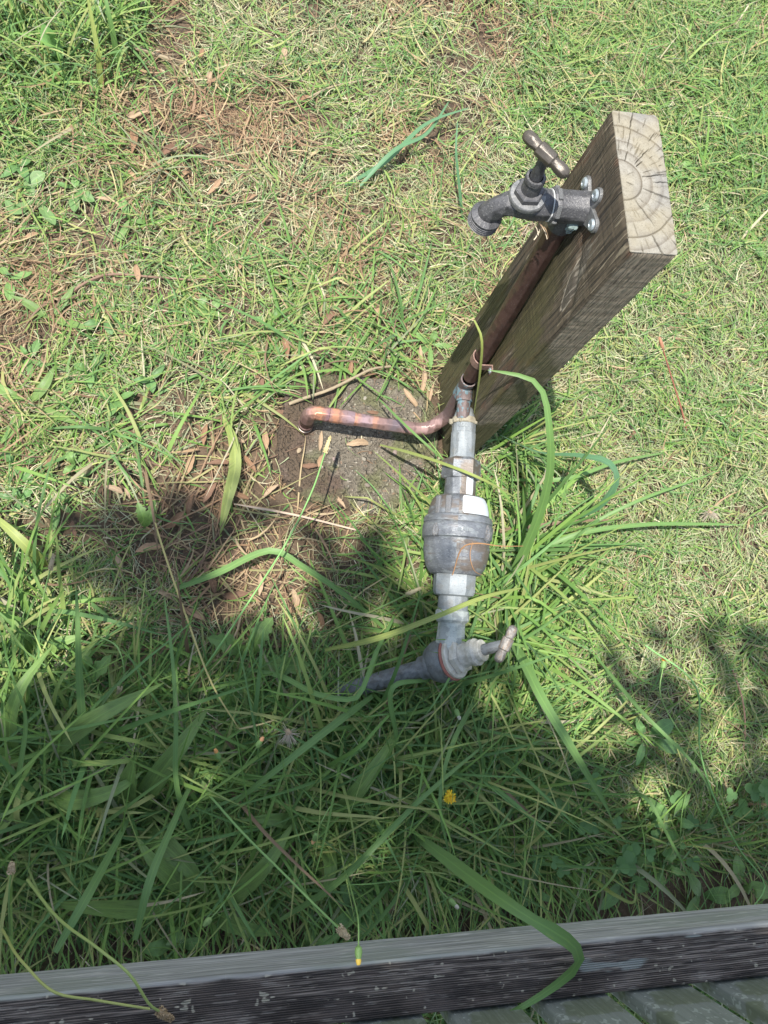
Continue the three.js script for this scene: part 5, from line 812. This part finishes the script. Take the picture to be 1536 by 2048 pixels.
stalk('seed_stalk', 'short seed stalk beside the valve housing', 'seed stalk', [[700, 1240, 0.04], [760, 1215, 0.08], [812, 1190, 0.1]], 2.4, sg, 'seed', { L: 0.024, hc: [0.4, 0.34, 0.2] });
stalk('seed_stalk', 'short seed stalk with a stubby head close to the rail', 'seed stalk', [[20, 1870, 0.1], [18, 1790, 0.15], [22, 1745, 0.16]], 2.6, sg, 'seed', { L: 0.012, k: 1.4, hc: [0.42, 0.32, 0.2] });
stalk('seed_stalk', 'drooping plantain stalk with a pale tip by the ribbed leaf', 'seed stalk', [[190, 1270, 0.08], [235, 1295, 0.11], [248, 1340, 0.1], [240, 1375, 0.07]], 2.2, sg, 'seed', { L: 0.014, hc: [0.4, 0.34, 0.22] });
stalk('hawkbit_bud', 'yellow-tipped bud hanging over the rail top', 'flower bud', [[690, 1740, 0.1], [705, 1790, 0.25], [717, 1850, 0.34], [717, 1895, 0.345]], 2.2, sg, 'bud');
stalk('hawkbit_bud', 'orange-tipped bud on a long wavy stem on the mown lawn', 'flower bud', [[1480, 1700, 0.02], [1420, 1545, 0.09], [1350, 1450, 0.12], [1320, 1385, 0.13], [1326, 1335, 0.14]], 2.2, sg, 'bud', { tip: [0.7, 0.28, 0.04] });
stalk('flower_stem', 'tall bare stem sweeping down to the rail at the clover', 'flower stem', [[1290, 1290, 0.16], [1390, 1370, 0.17], [1400, 1500, 0.15], [1430, 1600, 0.13], [1480, 1700, 0.11], [1530, 1770, 0.1], [1500, 1822, 0.12]], 2.4, [0.16, 0.33, 0.1], 'none');
stalk('hawkbit_bud', 'closed bud pointing at the hawkbit leaves', 'flower bud', [[430, 1620, 0.02], [470, 1560, 0.08], [500, 1515, 0.1], [515, 1492, 0.11]], 2, sg, 'bud', { tip: [0.6, 0.3, 0.15] });
stalk('hawkbit_bud', 'withered orange bud beside the closed bud', 'flower bud', [[470, 1600, 0.02], [455, 1550, 0.07], [438, 1515, 0.09]], 2, sg, 'bud', { tip: [0.65, 0.3, 0.1] });
stalk('hawkbit_bud', 'thin bud stem between dark tuft and plantain', 'flower bud', [[700, 1620, 0.06], [665, 1610, 0.1], [645, 1640, 0.12], [633, 1668, 0.11]], 2, sg, 'bud', { tip: [0.6, 0.33, 0.16] });
stalk('hawkbit_bud', 'green bud nodding in front of the rail', 'flower bud', [[470, 1700, 0.06], [472, 1760, 0.12], [445, 1810, 0.15], [420, 1838, 0.15]], 2, sg, 'greenbud');
stalk('hawkbit_bud', 'white-tipped bud beneath the stop tap', 'flower bud', [[885, 1360, 0.04], [900, 1390, 0.07], [912, 1420, 0.08]], 2, sg, 'bud', { tip: [0.42, 0.4, 0.33] });
stalk('hawkbit_bud', 'white-tipped bud beside the flopped blade', 'flower bud', [[860, 1730, 0.06], [880, 1780, 0.1], [900, 1800, 0.11]], 2, sg, 'bud', { tip: [0.42, 0.4, 0.33] });
stalk('hawkbit_bud', 'green bud on the shaded mown lawn', 'flower bud', [[1360, 1720, 0.02], [1365, 1620, 0.06], [1385, 1545, 0.08]], 1.8, sg, 'greenbud');
stalk('hawkbit_flower', 'small open yellow flower in the shaded grass', 'flower', [[930, 1660, 0.0], [915, 1625, 0.06], [901, 1598, 0.085], [899.5, 1595, 0.092]], 2, sg, 'flower');
stalk('seed_clock', 'fluffy spent seed head in the grass below the inlet pipe', 'seed head', [[600, 1560, 0.03], [590, 1510, 0.08], [577, 1465, 0.1]], 2, sg, 'fluff');
stalk('seed_clock', 'spent fluffy head at the edge of the mown lawn', 'seed head', [[1400, 1060, 0.0], [1412, 1040, 0.03], [1420, 1025, 0.04]], 2, sg, 'fluff');
stalk('dock_stalk', 'dry red-brown stalk standing in the mown lawn', 'dry stalk', [[1376, 872, 0.0], [1362, 815, 0.03], [1340, 745, 0.07], [1325, 695, 0.1]], 3, [0.25, 0.09, 0.06], 'seed', { L: 0.02, k: 0.7, hc: [0.36, 0.17, 0.1] });
// ------------------------------------------------------------------ dead leaves, bark and twigs lying about
{
  const r = rngOf(91), mats = [[0.25, 0.14, 0.075], [0.33, 0.21, 0.12], [0.18, 0.1, 0.06], [0.38, 0.27, 0.17]].map(c => new THREE.MeshStandardMaterial({ color: new THREE.Color().setRGB(...c), map: weedMap, roughness: 0.8, side: THREE.DoubleSide }));
  const geos = [0, 1, 2, 3].map(k => { const S = new Strips(), n = 9, pts = [], wid = [], sd = [], nr = []; for (let i = 0; i <= n; i++) { const t = i / n, y = 0.12 * Math.sin(t * (2 + k)) + 0.05; pts.push(V(t - 0.5, y, 0.06 * Math.sin(t * 4 + k))); wid.push(0.16 * Math.pow(Math.sin(Math.PI * clamp(t * 0.94 + 0.03)), 0.8) * (0.85 + 0.3 * vn(i, k * 3)) + 0.006); const tw = 0.5 * (t - 0.5) * (k - 1.5); sd.push(V(0, Math.sin(tw), Math.cos(tw))); nr.push(V(0, Math.cos(tw), -Math.sin(tw))); } S.add(pts, wid, sd, nr, 0.3 + 0.12 * k, [1, 1, 1], 2, 0.006); return S.geo(); });
  const spots = [[515, 757, 40], [640, 885, 34], [715, 890, 42], [618, 935, 30], [640, 925, 26], [745, 828, 24], [480, 990, 34], [680, 1005, 30], [440, 930, 44], [420, 985, 40], [350, 1040, 40], [380, 1010, 36], [300, 1100, 44], [240, 1130, 40], [420, 1160, 46], [470, 1190, 44], [520, 1170, 36], [390, 1230, 38], [330, 1190, 34], [270, 240, 60], [268, 290, 56], [262, 350, 40], [385, 300, 50], [345, 305, 44], [430, 380, 44], [500, 400, 30], [660, 640, 40], [570, 700, 36], [845, 760, 54], [838, 720, 50], [820, 800, 44], [860, 790, 40], [600, 720, 36], [210, 400, 30], [480, 530, 30], [500, 515, 34], [330, 620, 30], [700, 740, 30], [150, 1060, 30], [200, 870, 26], [1180, 150, 24], [1130, 110, 22], [1380, 1240, 24], [1260, 870, 20], [250, 510, 26], [60, 470, 30], [90, 160, 30], [180, 300, 30], [560, 830, 34], [530, 880, 40], [500, 930, 36], [470, 880, 34], [410, 870, 36], [380, 930, 36], [230, 980, 30], [590, 1200, 36], [640, 1240, 32], [560, 1290, 34]];
  for (let i = 0; i < 18; i++) { const x = 20 + r() * 820, y = 90 + r() * 900; if (!inPoly(atY(x, y).x, atY(x, y).z, padPoly)) spots.push([x, y, 14 + r() * 26]); }
  const where = (x, y) => inPoly(atY(x, y).x, atY(x, y).z, padPoly) ? ['curled dry brown leaf lying on the concrete footing', 'dry leaves on the footing'] : y > 830 && y < 1320 && x < 660 ? ['dead brown leaf lying on the bare soil beside the footing', 'dead leaves on the bare soil'] : x > 790 && x < 880 && y > 700 && y < 830 ? ['strip of brown bark leaning at the foot of the post', 'bark strips at the post foot'] : ['withered brown leaf lying in the mown lawn', 'withered leaves in the lawn'];
  spots.forEach(([x, y, s], i) => { const w = where(x, y), bark = w[1].startsWith('bark'), m = new THREE.Mesh(geos[i % 4], mats[Math.floor(r() * 4)]); const p = atY(x, y, 0.008); m.position.set(p.x, gh(p.x, p.z) + (w[1].includes('footing') ? 0.014 : 0.012), p.z); const L = s / 1050; m.scale.set(L, L * 0.8, L * (bark ? 0.5 : 0.6 + r() * 0.4)); m.rotation.set((r() - 0.5) * 0.4, r() * 6.283, (r() - 0.5) * 0.3); if (bark) m.rotation.set(0.2, 1.35 + r() * 0.4, 0.5 * r()); put(m, bark ? 'bark_strip' : 'dead_leaf', w[0], bark ? 'bark' : 'dead leaf', w[1]); });
  const twigM = new THREE.MeshStandardMaterial({ map: mirrored(colTex(64, 128, (u, v) => mix3([0.13, 0.075, 0.05], [0.28, 0.18, 0.13], fbm(u * 8, v * 30, 3)))), roughness: 0.85 }); twigM.map.repeat.set(20, 20);
  const paleM = new THREE.MeshStandardMaterial({ color: new THREE.Color().setRGB(0.27, 0.215, 0.14), roughness: 0.85 });
  const twig = (label, l, mm, mt) => { const P = P3(l), c = P[0].clone(), g = swept(P, u => mm / 2000 * (1.1 - 0.4 * u), 40, 8).translate(-c.x, -c.y, -c.z), m = new THREE.Mesh(g, mt); m.position.copy(c); put(m, 'twig', label, 'twig'); };
  twig('dark twig lying in the grass by the dock leaf', [[-10, 295, 0.01], [30, 245, 0.015], [60, 205, 0.015], [95, 162, 0.02]], 5, twigM);
  twig('thin reddish twig lying across the thin lawn', [[128, 600, 0.012], [160, 572, 0.016], [212, 550, 0.016], [320, 555, 0.014], [410, 558, 0.014], [455, 538, 0.014], [500, 530, 0.01]], 4, twigM);
  twig('pale bleached stick lying below the far corner tuft', [[215, 82, 0.015], [270, 95, 0.016], [330, 115, 0.014], [395, 132, 0.01]], 8, paleM);
  twig('pale dry reed lying across the back of the footing', [[578, 808, 0.022], [610, 796, 0.026], [655, 781, 0.03], [705, 757, 0.032], [745, 738, 0.03], [780, 733, 0.02]], 5.5, paleM);
  twig('thin grey stick lying in the lawn behind the tap', [[600, 205, 0.01], [660, 175, 0.015], [760, 155, 0.01]], 3.5, paleM);
  twig('brown straw stem lying in the mown lawn past the clover', [[1465, 1340, 0.02], [1485, 1400, 0.03], [1490, 1470, 0.025], [1480, 1530, 0.01]], 3, twigM);
  // spider silk and debris hanging under the tap
  const r2 = rngOf(12), S = new Strips(); for (let i = 0; i < 26; i++) { const p = V(0.296 + (r2() - 0.5) * 0.02, 0.555 + (r2() - 0.5) * 0.012, -0.455 + r2() * 0.006), d = V(r2() - 0.5, r2() - 0.75, r2() * 0.5), L = 0.008 + r2() * 0.018; ribbon(S, [p, p.clone().addScaledVector(d, L * 0.5).add(V(0.001, 0, 0)), p.clone().addScaledVector(d, L)], 0.0005, pick(r2, [[0.3, 0.2, 0.12], [0.45, 0.38, 0.28], [0.16, 0.11, 0.08]]), { n: 4, shape: () => 1 }); }
  put(new THREE.Mesh(S.geo(), dryMat), 'debris_tangle', 'tangle of dry grass and web clinging under the hose tap', 'debris');
}
renderer.render(scene, camera);
